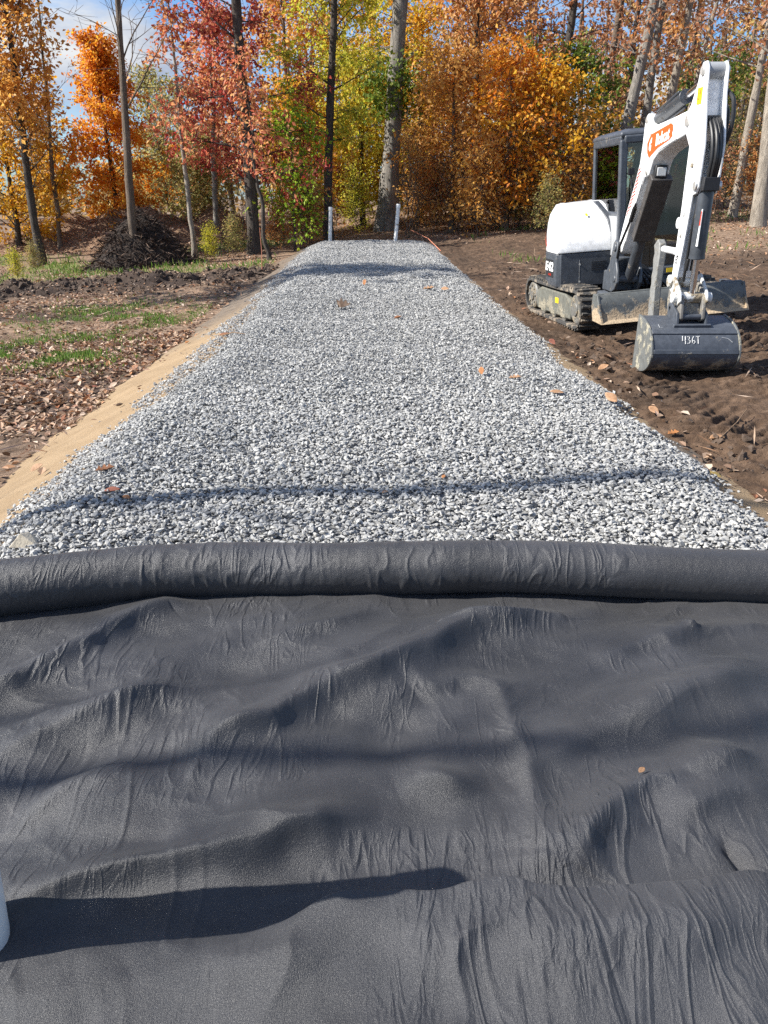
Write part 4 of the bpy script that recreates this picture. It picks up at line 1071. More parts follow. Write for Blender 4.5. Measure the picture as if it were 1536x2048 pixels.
mb.build('warning_mark', BLK, wd_, 0)
for rr, zz in ((2.18, 1.83), (2.13, 1.39), (2.12, 1.19)):
    mb = MB(); mb.box((rr-.02, -.146, zz-.018), (rr+.035, -.134, zz+.018), 0, BF); mb.build('hose_clip', WM, stick_o, .004)
mb = MB(); mb.tube([BF @ Vector((2.02, -.14, 1.30)), BF @ Vector((2.02, -.10, 1.30))], .055, 16); mb.build('pin_boss', W, stick_o, .004); mb = MB(); mb.tube([BF @ Vector((2.06, -.14, 1.03)), BF @ Vector((1.72, -.14, 1.03))], .035, 14); mb.build('thumb_cylinder', W, stick_o, .004)
text_part('DK', .075, BLK, 'lettering', stick_o, plane_M(BF @ Vector((2.12, -.1365, .96)), BF.to_3x3() @ Vector((.4, 0, 1)), BF.to_3x3() @ Vector((-1, 0, .4))))
# --- bucket cylinder
mb = MB(); a_, b_ = Vector((2.36, -.03, 1.645)), Vector((2.30, 0, .60)); d_ = b_-a_
mb.tube([BF @ a_, BF @ (a_+d_*.05), BF @ (a_+d_*.60), BF @ (a_+d_*.64)], [.06, .074, .074, .08], 22); mb.tube([BF @ Vector((2.35, -.104, 1.645)), BF @ Vector((2.35, .047, 1.645))], .075, 18)
bcyl = mb.build('bucket_cylinder', CYL, ex, .006)
mb = MB(); mb.tube([BF @ (a_+d_*.62), BF @ b_], .034, 16); mb.build('rod', CHROME, bcyl, 0)
cm = a_+d_*.36
mb = MB(); mb.prism([(cm.x+.045, cm.z-.17), (cm.x+.065, cm.z+.17)][0:1]+[(cm.x+.09, cm.z-.17), (cm.x+.09, cm.z+.17), (cm.x+.045, cm.z+.17)], -.064, -.058, 1, 0, BF); lb = mb.build('cylinder_decal', WHT, bcyl, 0)
mb = MB(); mb.prism([(cm.x+.05, cm.z+.02), (cm.x+.085, cm.z+.02), (cm.x+.085, cm.z+.15), (cm.x+.05, cm.z+.15)], -.066, -.0635, 1, 0, BF); mb.build('red_panel', REDD, lb, 0)
# --- hoses in the channel
def hose(pts, r, par):
    P = [Vector(p) for p in pts]; Q = []
    for i in range(len(P)-1):
        p0, p1, p2, p3 = P[max(i-1, 0)], P[i], P[i+1], P[min(i+2, len(P)-1)]
        for k_ in range(6):
            t = k_/6; Q.append(.5*((2*p1)+(p2-p0)*t+(2*p0-5*p1+4*p2-p3)*t*t+(3*p1-p0-3*p2+p3)*t**3))
    Q.append(P[-1]); mb = MB(); mb.tube([BF @ q for q in Q], r, 10); return mb.build('hose', HOSE, par, 0)
for w, o_ in ((-.075, .03), (-.04, .055), (-.005, .045), (.025, .02)):
    hose([(2.02, w, 2.20), (2.24, w, 2.24), (2.36+o_, w*.9, 2.10), (2.42+o_, w*.8, 1.90), (2.40+o_*.5, w*.7, 1.72), (2.36, w*.6, 1.60)], .019, stick_o)
hose([(2.16, .085, 2.48), (2.30, .12, 2.38), (2.32, .13, 2.15), (2.24, .11, 1.98), (2.12, .075, 1.9)], .020, stick_o)
hose([(2.05, .085, 2.42), (2.18, .13, 2.30), (2.17, .14, 2.05), (2.08, .11, 1.85), (2.05, .075, 1.75)], .018, stick_o)
mb = MB(); mb.box((2.40, -.105, 1.60), (2.475, .046, 1.72), 0, BF); mb.build('hose_clamp', BLK, stick_o, .006)
mb = MB()
for w in (-.08, -.03): mb.tube([BF @ Vector((2.27, w, .86)), BF @ Vector((2.29, w, .97))], .018, 8)
mb.tube([BF @ Vector((2.24, -.08, .75)), BF @ Vector((2.28, -.085, 1.25)), BF @ Vector((2.33, -.08, 1.56))], .016, 8)
mb.build('hose_fitting', HOSE, stick_o, .003)
# --- thumb: serrated grey lever behind the stick
th_ = [(1.42, 1.05), (1.52, 1.12), (1.60, 1.08), (1.63, .98), (1.62, .6), (1.67, .30), (1.66, .17), (1.58, .13), (1.52, .20), (1.51, .34), (1.485, .42), (1.50, .5), (1.47, .57), (1.49, .65), (1.465, .73), (1.485, .80), (1.45, .90), (1.47, .97)]
mb = MB()
mb.prism(th_, -.155, -.075, 1, 0, BF)
mb.tube([BF @ Vector((1.59, -.20, .21)), BF @ Vector((1.59, .03, .21))], .05, 16)
mb.build('thumb', dirty('thumb_steel', (.22, .22, .21), (.36, .33, .27), .2, .65, 12, .2), ex, .012)
# --- linkage and coupler above the bucket
mb = MB()
for w in (-.15, .12):
    mb.prism([(2.02, .78), (2.12, .82), (2.36, .66), (2.40, .57), (2.33, .52), (2.06, .66)], w, w+.03, 1, 0, BF)
mb.tube([BF @ Vector((2.30, -.20, .60)), BF @ Vector((2.30, .20, .60))], .055, 18); mb.tube([BF @ Vector((2.09, -.18, .74)), BF @ Vector((2.09, .16, .74))], .062, 18)
lk_ = mb.build('bucket_link', WM, ex, .01)
mb = MB()
for w in (-.13, .09):
    mb.prism([(2.00, .72), (2.08, .78), (2.22, .72), (2.36, .62), (2.40, .52), (2.42, .40), (2.34, .36), (2.24, .40), (2.16, .46), (2.10, .40), (2.03, .42), (1.99, .55)], w, w+.04, 1, 0, BF)
mb.prism([(2.06, .50), (2.10, .60), (2.32, .55), (2.36, .44), (2.26, .44)], -.09, .09, 1, 0, BF)
mb.build('coupler', dirty('coupler_steel', (.16, .15, .135), (.45, .39, .29), .22, .6, 8), lk_, .012)
# --- bucket: curved shell, side plates, mounting ears, cutting edge
bp = [(2.13, .40), (2.29, .375), (2.42, .335), (2.53, .27), (2.60, .18), (2.63, .09), (2.62, .02), (2.56, -.05), (2.46, -.105), (2.32, -.135), (2.12, -.155)]
def bez(P):
    Q = []
    for i in range(len(P)-1):
        p0, p1, p2, p3 = [Vector(q) for q in (P[max(i-1, 0)], P[i], P[i+1], P[min(i+2, len(P)-1)])]
        for k_ in range(4):
            t = k_/4; Q.append(.5*((2*p1)+(p2-p0)*t+(2*p0-5*p1+4*p2-p3)*t*t+(3*p1-p0-3*p2+p3)*t**3))
    Q.append(Vector(P[-1])); return Q
bq = bez(bp); cen = Vector((2.28, .13))
inn = [q + (cen-q).normalized()*.022 for q in bq]
bw0, bw1 = -.435, .445
mb = MB(); mb.prism([tuple(q) for q in bq]+[tuple(q) for q in reversed(inn)], bw0+.012, bw1-.012, 1, 0, BF)
# wear strips: the two lines across the back
for ka in (10, 18): 
    q0, q1 = bq[ka], bq[ka+2]; n_ = (q0-cen).normalized()*.012
    mb.prism([tuple(q0), tuple(q0+n_), tuple(q1+n_), tuple(q1)], bw0+.013, bw1-.013, 1, 0, BF)
bk = mb.build('bucket', BUCK, ex, .005)
mb = MB()
sd = [q + (q-cen).normalized()*.010 for q in bq]+[Vector((2.09, -.165)), Vector((2.09, .06)), Vector((2.11, .41))]
for w0, w1 in ((bw0-.012, bw0+.012), (bw1-.012, bw1+.012)):
    mb = MB(); mb.prism([tuple(q) for q in sd], w0, w1, 1, 0, BF); mb.build('side_plate', BUCKS, bk, .005)
mb = MB(); mb.prism([(2.03, -.165), (2.03, -.145), (2.30, -.125), (2.33, -.142)], bw0-.012, bw1+.012, 1, 0, BF); mb.build('cutting_edge', STEEL, bk, .004)
mb = MB()
for w in (-.16, .13): mb.prism([(2.14, .37), (2.12, .52), (2.20, .54), (2.30, .50), (2.40, .46), (2.44, .33), (2.30, .36)], w, w+.028, 1, 0, BF)
mb.tube([BF @ Vector((2.18, -.16, .48)), BF @ Vector((2.18, .16, .48))], .03, 14); mb.tube([BF @ Vector((2.38, -.16, .42)), BF @ Vector((2.38, .16, .42))], .03, 14)
mb.prism([(2.40, .31), (2.42, .36), (2.455, .35), (2.445, .30)], -.19, .19, 1, 0, BF)
mb.build('mounting_ear', BUCK, bk, .006)
# hand-painted number on the back of the bucket
def bsurf(w, s):
    k_ = 12.1 + s*4.0; i = int(k_); f = k_-i; q = bq[i]*(1-f)+bq[i+1]*f; q = q + (q-cen).normalized()*.003
    return BF @ Vector((q.x, w, q.y))
strokes = [[(.05, .05), (.0, .62), (.25, .50)], [(.25, .08), (.21, 1.0)], [(.38, .15), (.52, .1), (.55, .35), (.44, .48), (.58, .6), (.52, .92), (.36, .92)],
           [(.86, .1), (.74, .45), (.72, .8), (.84, .95), (.94, .75), (.86, .55), (.75, .68)], [(1.04, .12), (1.34, .08)], [(1.19, .1), (1.16, .96)]]
mb = MB()
for s_ in strokes:
    mb.tube([bsurf(-.13+p_[0]*.135, .12+p_[1]*.80) for p_ in s_], .0040, 6)
mb.build('painted_number', plain('chalk_marking', (.55, .55, .54), .7, 0, .3, 40), bk, 0)
mb = MB(); mb.tube([bsurf(-.33, -1.2), bsurf(-.33, -.8), bsurf(-.30, -.75)], .003, 5); mb.build('paint_scratch', GREY, bk, 0)
mb = MB(); mb.tube([bsurf(.27, .3), bsurf(.33, .42), bsurf(.37, .75)], .004, 5)
mb.build('paint_scratch', GREY, bk, 0)

# ------------------------------------------------------------------ trees
BK = {'dark': bark_mat('bark_dark', (.028, .022, .018), (.10, .082, .066)), 'grey': bark_mat('bark_grey', (.10, .09, .078), (.30, .275, .24)),
      'pale': bark_mat('bark_pale', (.17, .145, .115), (.40, .35, .285)), 'brown': bark_mat('bark_brown', (.07, .05, .035), (.20, .15, .11))}
LM = {'red': leaf_mat('leaves_red', [(.26, .03, .03), (.46, .065, .055), (.56, .13, .08), (.62, .24, .13)]),
      'redorange': leaf_mat('leaves_coral', [(.50, .11, .07), (.64, .21, .11), (.70, .32, .14), (.74, .45, .19)]),
      'orange': leaf_mat('leaves_orange', [(.55, .15, .015), (.72, .26, .02), (.78, .36, .035), (.80, .46, .06)]),
      'gold': leaf_mat('leaves_gold', [(.52, .22, .015), (.68, .34, .02), (.74, .43, .03), (.70, .48, .06)]),
      'yellow': leaf_mat('leaves_yellow', [(.46, .36, .03), (.62, .46, .035), (.70, .54, .06), (.55, .50, .06)]),
      'yellowgreen': leaf_mat('leaves_yellowgreen', [(.34, .38, .03), (.52, .52, .045), (.68, .60, .06), (.76, .62, .08)]),
      'green': leaf_mat('leaves_green', [(.07, .12, .02), (.12, .19, .03), (.20, .27, .035), (.30, .33, .05)]),
      'lime': leaf_mat('leaves_lime', [(.20, .36, .02), (.30, .48, .03), (.40, .56, .04), (.52, .58, .06)]),
      'rust': leaf_mat('leaves_rust', [(.44, .16, .05), (.62, .27, .08), (.72, .40, .14), (.76, .52, .26)]),
      'brown': leaf_mat('leaves_brown', [(.24, .09, .04), (.40, .16, .07), (.54, .26, .12), (.68, .44, .28)]),
      'umber': leaf_mat('leaves_umber', [(.54, .24, .05), (.70, .36, .08), (.78, .47, .13), (.64, .29, .07)]),
      'olive': leaf_mat('leaves_olive', [(.18, .19, .06), (.32, .32, .09), (.48, .40, .14), (.56, .36, .15)])}

def batch_tubes(P, Rr, k):
    """P (B,n,3) centre lines with radii (B,n) -> quads"""
    B, n, _ = P.shape
    T = np.gradient(P, axis=1); T /= np.maximum(1e-9, np.linalg.norm(T, axis=2))[..., None]
    ref = np.where(np.abs(T[:, :1, 2:3]) < .9, np.array([[[0, 0, 1.]]]), np.array([[[1., 0, 0]]]))
    e1 = np.cross(T, np.broadcast_to(ref, T.shape)); e1 /= np.maximum(1e-9, np.linalg.norm(e1, axis=2))[..., None]
    e2 = np.cross(T, e1); a = np.linspace(0, 2*np.pi, k, endpoint=False)
    V = P[:, :, None, :] + (e1[:, :, None, :]*np.cos(a)[None, None, :, None] + e2[:, :, None, :]*np.sin(a)[None, None, :, None])*Rr[:, :, None, None]
    i = np.arange(n-1)[:, None]; j = np.arange(k)[None, :]; j2 = (j+1) % k
    F = np.stack([i*k+j, i*k+j2, (i+1)*k+j2, (i+1)*k+j], -1).reshape(-1, 4)
    F = (F[None] + (np.arange(B)*n*k)[:, None, None]).reshape(-1, 4)
    return V.reshape(-1, 3), F
def unit(v): return v/np.maximum(1e-9, np.linalg.norm(v, axis=-1, keepdims=True))

def tree_geo(seed, H, r0, lean=(0, 0), cb=2., nl=24, ll=2., el=.5, droop=-.1, nsub=5, ntw=4, lpt=9, ls=.14, prof=None, taper=.72, wob=.10, twl=.55, flare=.35, spread=.10, top=1.0, limb_r=.30, side=0, bare=-9, clear=0):
    g = np.random.default_rng(seed)
    n = 22; z = np.linspace(-.3, H, n); t = np.clip(z/H, 0, 1)
    tw_ = 1+.10*g.normal(0, .5, n); wx = wob*np.cumsum(g.normal(0, .35, n))*.5; wy = wob*np.cumsum(g.normal(0, .35, n))*.5
    wx -= wx[1]; wy -= wy[1]
    tp = np.stack([lean[0]*z + wx, lean[1]*z + wy, z], -1)
    tr = r0*(1-taper*t)*tw_ + r0*flare*np.exp(-np.maximum(z, 0)/(r0*2.2))
    Vs, Fs = batch_tubes(tp[None], tr[None], 14); VS = [Vs]; FS = [Fs]; base = len(Vs)
    leafP = []; leafD = []
    if nl:
        pf = prof or (lambda q: (1-.72*q)*(.65+.35*np.sin(np.pi*np.minimum(1, q*1.6+.15))))
        q = ((np.arange(nl)+g.uniform(0, 1, nl))/nl)**.95
        h = cb + (H*top-cb)*q
        p0 = np.stack([np.interp(h, z, tp[:, c]) for c in range(3)], -1)
        az = np.arange(nl)*2.4 + g.normal(0, .5, nl); e = el + g.normal(0, .2, nl) + .5*q**2
        L = ll*pf(q)*g.uniform(.65, 1.25, nl)
        if side: L = L*(1-side*np.clip(-np.sin(az)*1.4, 0, 1))     # shorter limbs on one side
        d = np.stack([np.cos(az)*np.cos(e), np.sin(az)*np.cos(e), np.sin(e)], -1)
        m_ = 7; P = [p0]; dd = d.copy()
        for s in range(m_-1):
            dd = unit(dd + np.concatenate([g.normal(0, .13, (nl, 2)), g.normal(0, .1, (nl, 1)) + (droop if s > 1 else .08)], 1)*.6)
            P.append(P[-1] + dd*(L/(m_-1))[:, None])
        P = np.stack(P, 1); rl = np.clip(limb_r*np.interp(h, z, tr), .012, .09)*np.clip(L/ll, .4, 1)
        RR = rl[:, None]*np.linspace(1, .22, m_)[None]
        Vs, Fs = batch_tubes(P, RR, 5); VS.append(Vs); FS.append(Fs+base); base += len(Vs)
        # secondary branches
        ns = nl*nsub; li = np.repeat(np.arange(nl), nsub); f = np.clip(np.tile(np.linspace(.25, .98, nsub), nl)+g.uniform(-.08, .08, ns), .15, 1)
        k_ = f*(m_-1); i0 = np.minimum(k_.astype(int), m_-2); fr = (k_-i0)[:, None]
        b0 = P[li, i0]*(1-fr) + P[li, i0+1]*fr; bd = unit(P[li, i0+1]-P[li, i0])
        sd = unit(bd*.55 + g.normal(0, .75, (ns, 3))*np.array([1, 1, .55]) + np.array([0, 0, .1+droop*.6]))
        sl = L[li]*(.52-.25*f)*g.uniform(.6, 1.3, ns)+.12
        Q = [b0]; sdd = sd
        for s in range(3):
            sdd = unit(sdd + g.normal(0, .14, (ns, 3)) + np.array([0, 0, droop*.5])); Q.append(Q[-1]+sdd*(sl/3)[:, None])
        Q = np.stack(Q, 1); RR = (rl[li]*(1-.7*f)*.5).clip(.006, .04)[:, None]*np.linspace(1, .35, 4)[None]
        Vs, Fs = batch_tubes(Q, RR, 4); VS.append(Vs); FS.append(Fs+base); base += len(Vs)
        nt_ = ns*ntw
        if nt_:
            si = np.repeat(np.arange(ns), ntw); f2 = g.uniform(.1, 1, nt_); k_ = f2*3; i0 = np.minimum(k_.astype(int), 2); fr = (k_-i0)[:, None]
            c0 = Q[si, i0]*(1-fr)+Q[si, i0+1]*fr; cd = unit(unit(Q[si, i0+1]-Q[si, i0])*.6 + g.normal(0, .7, (nt_, 3))*np.array([1, 1, .6]) + np.array([0, 0, droop*.8]))
            cl = twl*g.uniform(.5, 1.3, nt_); c1 = c0 + cd*(cl*.5)[:, None]; c2 = c1 + unit(cd+np.array([0, 0, droop]))*(cl*.5)[:, None]
            T_ = np.stack([c0, c1, c2], 1); RR = np.broadcast_to(np.array([.007, .005, .003]), (nt_, 3))
            Vs, Fs = batch_tubes(T_, RR, 3); VS.append(Vs); FS.append(Fs+base); base += len(Vs)
            if lpt:
                nlf = nt_*lpt; ti = np.repeat(np.arange(nt_), lpt); f3 = g.uniform(.15, 1.1, nlf)[:, None]
                pp = c0[ti]*(1-f3) + c2[ti]*f3 + g.normal(0, spread, (nlf, 3))
                kk = pp[:, 2] > bare + g.normal(0, .5, nlf)
                if clear: kk &= ~((np.abs(pp[:, 0]-np.interp(pp[:, 2], z, tp[:, 0])) < clear*g.uniform(.4, 1.2, nlf)) & (pp[:, 1] < .2))
                pp = pp[kk]; ti = ti[kk]; nlf = len(pp)
                leafP.append(pp); leafD.append(unit(cd[ti]*.7 + g.normal(0, .6, (nlf, 3)) + np.array([0, 0, -.35])))
    tv = np.concatenate(VS); tf = np.concatenate(FS)
    if leafP:
        lp = np.concatenate(leafP); ld = np.concatenate(leafD); n_ = len(lp)
        nn = unit(g.normal(0, .7, (n_, 3)) + np.array([-.5, -.4, .6]))
        lv, lf = leaf_geo(lp, ld, nn, ls*g.uniform(.6, 1.3, n_), .30, .07, -.1)
        return tv, tf, lv, lf
    return tv, tf, None, None
def tree(name, p, label, catg, bark, leaf, group=None, crown='crown', **kw):
    tv, tf, lv, lf = tree_geo(**kw)
    t = empty(name, tuple(float(q) for q in p), label, catg, group)
    link('trunk' if catg != 'shrub' else 'stems', fast_mesh('trunk', tv, tf, BK[bark], True), t)
    if lv is not None: link(crown, fast_mesh(crown, lv, lf, LM[leaf]), t)
    return t
def copy_tree(o, loc, rz, s, label, group=None):
    c = o.copy(); C.objects.link(c); c.location = loc; c.rotation_euler = (0, 0, rz); c.scale = (s, s, s); c['label'] = label
    if group: c['group'] = group
    elif 'group' in c: del c['group']
    for ch in o.children:
        k = ch.copy(); C.objects.link(k); k.parent = c
    return c
def foot(u, v, Y=None, u1=None, v1=0):
    """ground point under a trunk seen at (u,v) and its lean up to (u1,v1)"""
    if Y is None: p = on_ground(u, v)
    else:
        p = at_y(u, v, Y)
    lean = (0, 0)
    if u1 is not None:
        q = at_y(u1, v1, p[1]); lean = ((q[0]-p[0])/max(.5, q[2]-p[2]), 0)
    if Y is not None:
        z = float(ground_z(p[0], p[1])); p = np.array([p[0]-lean[0]*(p[2]-z), p[1], z])
    return p, lean
def rad(w, p): return w/FPX*(p[1]*CP+(CAMH-p[2])*SP)/2
def ft(*a): 
    p, l = foot(*a); return p, l
full = lambda q: np.sqrt(np.maximum(.05, 1-(2*q-.85)**2*.8))
cone = lambda q: (1-.8*q)

# left group
p, l = ft(85, 530, None, 33, 160)
tree('slim_tree', p, 'dark slim leaning trunk at far left with long coppery drooping foliage', 'tree', 'dark', 'umber', seed=1, H=12, r0=rad(17, p), lean=l, cb=2.2, nl=40, ll=2.5, el=.75, droop=.02, nsub=5, ntw=3, lpt=21, ls=.175, bare=4.7, prof=lambda q: .55+.6*q, spread=.13)
p, l = ft(122, 502, None, 92, 190)
tree('slim_tree', p, 'thin grey brown tree with bare fine twigs right of the dark leaning trunk', 'tree', 'brown', 'umber', seed=2, H=9, r0=rad(10, p), lean=l, cb=1.2, nl=26, ll=1.6, el=.95, droop=.04, nsub=4, ntw=2, lpt=2, ls=.16, prof=lambda q: 1-.3*q)
p, l = ft(40, 500, 34)
tree('maple_tree', p, 'golden yellow maple glowing low at the far left edge', 'tree', 'dark', 'gold', seed=3, H=5.9, r0=.13, cb=.5, nl=38, ll=2.7, el=.35, droop=-.08, nsub=5, ntw=4, lpt=17, ls=.16, prof=full)
p, l = ft(-60, 500, 31)
tree('maple_tree', p, 'coppery gold tall maple cut by the left edge of the photo', 'tree', 'dark', 'umber', seed=4, H=12, r0=.16, cb=5.4, nl=30, ll=3.0, el=.4, droop=-.08, nsub=5, ntw=4, lpt=17, ls=.16, prof=full)
p, l = ft(238, 440, 36.5)
tree('maple_tree', p, 'bright orange cone shaped maple behind the tall bare trunk', 'tree', 'dark', 'orange', seed=5, H=7.5, r0=.11, cb=.6, nl=44, ll=2.5, el=.35, droop=-.06, nsub=5, ntw=4, lpt=17, ls=.16, prof=lambda q: (1-.78*q)*(.75+.4*np.sin(3+q*17)**2))
p, l = ft(266, 447, 26.5, 236, 0)
tree('bare_tree', p, 'tall bare tree with a straight grey trunk rising behind the mulch pile', 'tree', 'brown', 'brown', seed=6, H=12.5, r0=rad(17, p), lean=l, cb=4.0, nl=17, ll=2.8, el=.75, droop=.03, nsub=5, ntw=2, lpt=0, ls=.1, prof=lambda q: 1-.35*q, wob=.06)
p, l = ft(387, 482, 28.5, 364, 225)
tree('young_tree', p, 'slender pale trunk standing left of the red tree', 'tree', 'pale', 'redorange', seed=7, H=8, r0=rad(11, p), lean=l, cb=3.2, nl=14, ll=1.5, el=.6, nsub=4, ntw=3, lpt=6, ls=.17)
p, l = ft(433, 470, 34, 428, 260)
tree('young_tree', p, 'short grey trunk under coral leaves between the pale trunk and the red tree', 'tree', 'grey', 'redorange', seed=8, H=7, r0=rad(13, p), lean=l, cb=2.4, nl=14, ll=1.3, el=.4, nsub=4, ntw=3, lpt=8, ls=.18)
p, l = ft(510, 507, None, 478, 0)
tree('red_tree', p, 'tall dark trunk carrying layered deep red leaves left of the gravel', 'tree', 'dark', 'red', seed=9, H=12, r0=rad(25, p), lean=l, cb=1.9, nl=34, ll=3.1, el=.22, droop=-.03, nsub=6, ntw=4, lpt=14, ls=.14, prof=lambda q: .95-.15*q, taper=.6, limb_r=.26, spread=.12, side=.8, clear=.42)
p, l = ft(536, 493, 26.5, 512, 300)
tree('sapling', p, 'thin crooked stem leaning against the right side of the red tree', 'tree', 'dark', 'redorange', seed=10, H=5.5, r0=rad(9, p), lean=l, cb=2.4, nl=12, ll=1.3, el=.5, nsub=4, ntw=3, lpt=6, ls=.16, wob=.25)
p, l = ft(657, 478, 30.5, 673, 0)
tree('slim_tree', p, 'straight dark trunk with yellow green leaves behind the left standpipe', 'tree', 'dark', 'yellowgreen', seed=11, H=9.6, r0=rad(19, p), lean=l, cb=3.3, nl=26, top=.86, ll=2.6, el=.3, droop=-.05, nsub=5, ntw=4, lpt=12, ls=.145, prof=full, taper=.5, side=.8, clear=.4)
p, l = ft(774, 455, 33.5, 806, 0)
oak_p = p
oak = tree('oak_tree', p, 'thick grey oak trunk behind the far end of the gravel, half in shade', 'tree', 'grey', 'yellow', seed=12, H=11, r0=rad(38, p), lean=l, cb=5.6, nl=11, ll=2.6, el=.3, droop=-.04, nsub=5, ntw=3, lpt=6, ls=.18, prof=full, taper=.42, flare=.5, limb_r=.2, side=.8, clear=.7)
# ivy-like leafy shoots on the oak trunk
g = np.random.default_rng(77); n = 1500
hz_ = np.abs(g.normal(0, 1, n)); z = g.choice([4.5, 5.2, 5.7], n)+g.normal(0, .35, n); a_ = g.uniform(0, 2*np.pi, n); rr = .32+np.abs(g.normal(0, .38, n))
P_ = np.stack([l[0]*z+np.cos(a_)*rr*1.3-.25, np.sin(a_)*rr, z], -1)
lv, lf = leaf_geo(P_, unit(g.normal(size=(n, 3))+np.array([0, 0, -.4])), unit(g.normal(0, .6, (n, 3))+np.array([-.3, -.3, .8])), g.uniform(.12, .22, n), .32, .06)
link('ivy', fast_mesh('ivy', lv, lf, LM['green']), oak)
p, l = ft(588, 472, 28.5)
tree('sapling', p, 'bright lime green sapling between the red tree and the left standpipe', 'sapling', 'dark', 'lime', seed=13, H=4.4, r0=.035, cb=.5, nl=22, ll=1.15, el=.25, droop=-.04, nsub=5, ntw=3, lpt=6, ls=.14, prof=lambda q: 1-.5*q)
p, l = ft(722, 466, 36)
tree('understory_tree', p, 'low yellow leafed tree between the dark trunk and the thick oak', 'tree', 'dark', 'yellow', seed=14, H=6.3, r0=.06, cb=.8, nl=30, ll=2.1, el=.3, nsub=5, ntw=4, lpt=7, ls=.17, prof=full)
# orange understorey right of the oak
for i, (u, Y, H, ll, lf_, sd, lb) in enumerate([
  (902, 31.2, 5.6, 1.8, 'umber', 21, 'amber orange small tree at the wood edge, right of the thick oak trunk'),
  (945, 34.5, 9.5, 2.7, 'rust', 22, 'tall rust orange tree filling the gap right of the oak'),
  (1010, 30.2, 5.4, 1.9, 'orange', 23, 'orange leafy young tree midway between the oak and the cab'),
  (1085, 30.4, 4.9, 1.8, 'gold', 24, 'golden orange bushy tree just left of the excavator hood'),
  (1130, 32.5, 5.6, 2.0, 'green', 25, 'dark green leafy tree behind the top left of the excavator cab'),
  (905, 44, 11, 3.2, 'rust', 26, 'tall rust coloured tree deep in the wood above the far gravel'),
  (1040, 43, 11, 3.2, 'brown', 27, 'tall brown leafed tree deep in the wood left of the excavator'),
  (700, 43, 10.5, 3.2, 'gold', 28, 'tall golden tree deep in the wood between the two straight trunks'),
  (590, 41, 10, 3.1, 'umber', 29, 'tall amber tree deep in the wood behind the red foliage'),
  (470, 44, 9, 2.8, 'redorange', 30, 'coral orange tree in the back row left of the red trunk'),
  (800, 48, 11.5, 3.4, 'yellow', 31, 'tall yellow tree at the back directly behind the oak'),
  (380, 46, 6.5, 2.6, 'olive', 32, 'olive green tree on the slope behind the slender pale trunk'),
  (325, 52, 8.2, 1.6, 'olive', 33, 'sparse olive brown tree against the sky right of the orange maple'),
  (728, 36.5, 5.4, 1.7, 'yellow', 36, 'pale yellow young tree behind, just left of the oak foot'),
  (612, 34.0, 5.2, 1.6, 'gold', 37, 'gold young tree between the lime sapling and the dark trunk'),
  (840, 36, 7.5, 2.2, 'gold', 38, 'golden tree seen just right of the oak at mid height'),
  (410, 36, 3.6, 1.4, 'olive', 39, 'pale olive young tree left of the red trunk')]):
    p, l = ft(u, 470, Y)
    tree('forest_tree', p, lb, 'tree', 'dark' if i % 2 else 'brown', lf_, seed=sd, H=H, r0=.05+.011*H, lean=(.01*((i*5) % 5-2), 0), cb=.7 if H < 8 else 1.6, nl=27 if H < 8 else 40, ll=ll, el=.3, droop=-.05, nsub=5, ntw=4, lpt=(8 if i not in (12,) else 4), ls=.165 if H < 8 else .205, prof=full, spread=.13)
# trunks on the right
for i, (u, v, Y, u1, w, bk_, lf_, H, cb, nl, lpt, lb) in enumerate([
  (1118, 240, 33, 1146, 18, 'dark', 'brown', 13, 4.5, 20, 6, 'dark trunk rising from behind the green leaves left of the cab'),
  (1207, 200, 38, 1243, 15, 'brown', 'brown', 13, 3.5, 18, 6, 'slim brown trunk in the wood above the left of the cab roof'),
  (1262, 230, 31, 1313, 24, 'grey', 'brown', 13, 4.8, 16, 5, 'thick grey trunk seen through the cab glass and above the cab roof'),
  (1290, 230, 34, 1328, 17, 'grey', 'brown', 13, 4.8, 14, 5, 'grey trunk crossing close behind the thick one above the cab'),
  (1340, 190, 33, 1378, 18, 'pale', 'rust', 13, 4.6, 16, 5, 'pale trunk behind the excavator arm cylinder'),
  (1392, 160, 35, 1428, 9, 'pale', 'brown', 12, 3.8, 16, 4, 'thin pale crooked stem behind the top of the excavator stick'),
  (1470, 405, 30, 1540, 17, 'pale', 'brown', 12, 4.0, 18, 5, 'pale trunk leaning right, standing to the right of the excavator stick'),
  (1518, 430, 27, 1566, 27, 'pale', 'brown', 12, 4.2, 16, 4, 'stout pale trunk at the right edge of the photo'),
  (945, 120, 39, 948, 20, 'pale', 'umber', 13, 5, 14, 7, 'pale trunk showing through the amber leaves right of the oak')]):
    p, l = ft(u, v, Y, u1)
    tree('woodland_tree', p, lb, 'tree', bk_, lf_, seed=50+i, H=H, r0=rad(w, p), lean=l, cb=cb, nl=nl, ll=2.6, el=.45, side=.5, droop=-.02, nsub=5, ntw=3, lpt=lpt, ls=.19, prof=full, taper=.45, spread=.14)
for i, (u, Y, H, lf_, lb) in enumerate([
  (1230, 45, 13, 'brown', 'tall rusty brown oak deep in the wood above the excavator cab'),
  (1340, 47, 13, 'rust', 'tall russet tree deep in the wood behind the excavator arm'),
  (1470, 45, 12, 'brown', 'tall brown tree behind the pale leaning trunk at right'),
  (1400, 40, 5.5, 'green', 'low dark green tree behind the excavator stick'),
  (1490, 41, 4.6, 'olive', 'low olive bush tree behind the two pale trunks at right')]):
    p, l = ft(u, 440, Y)
    tree('forest_tree', p, lb, 'tree', 'dark', lf_, seed=70+i, H=H, r0=.05+.011*H, cb=.8 if H < 8 else 4.0, nl=26 if H < 8 else 32, ll=2.2 if H < 8 else 3.2, el=.35, nsub=5, ntw=3, lpt=6 if i != 2 else 5, ls=.2, prof=full, spread=.15)
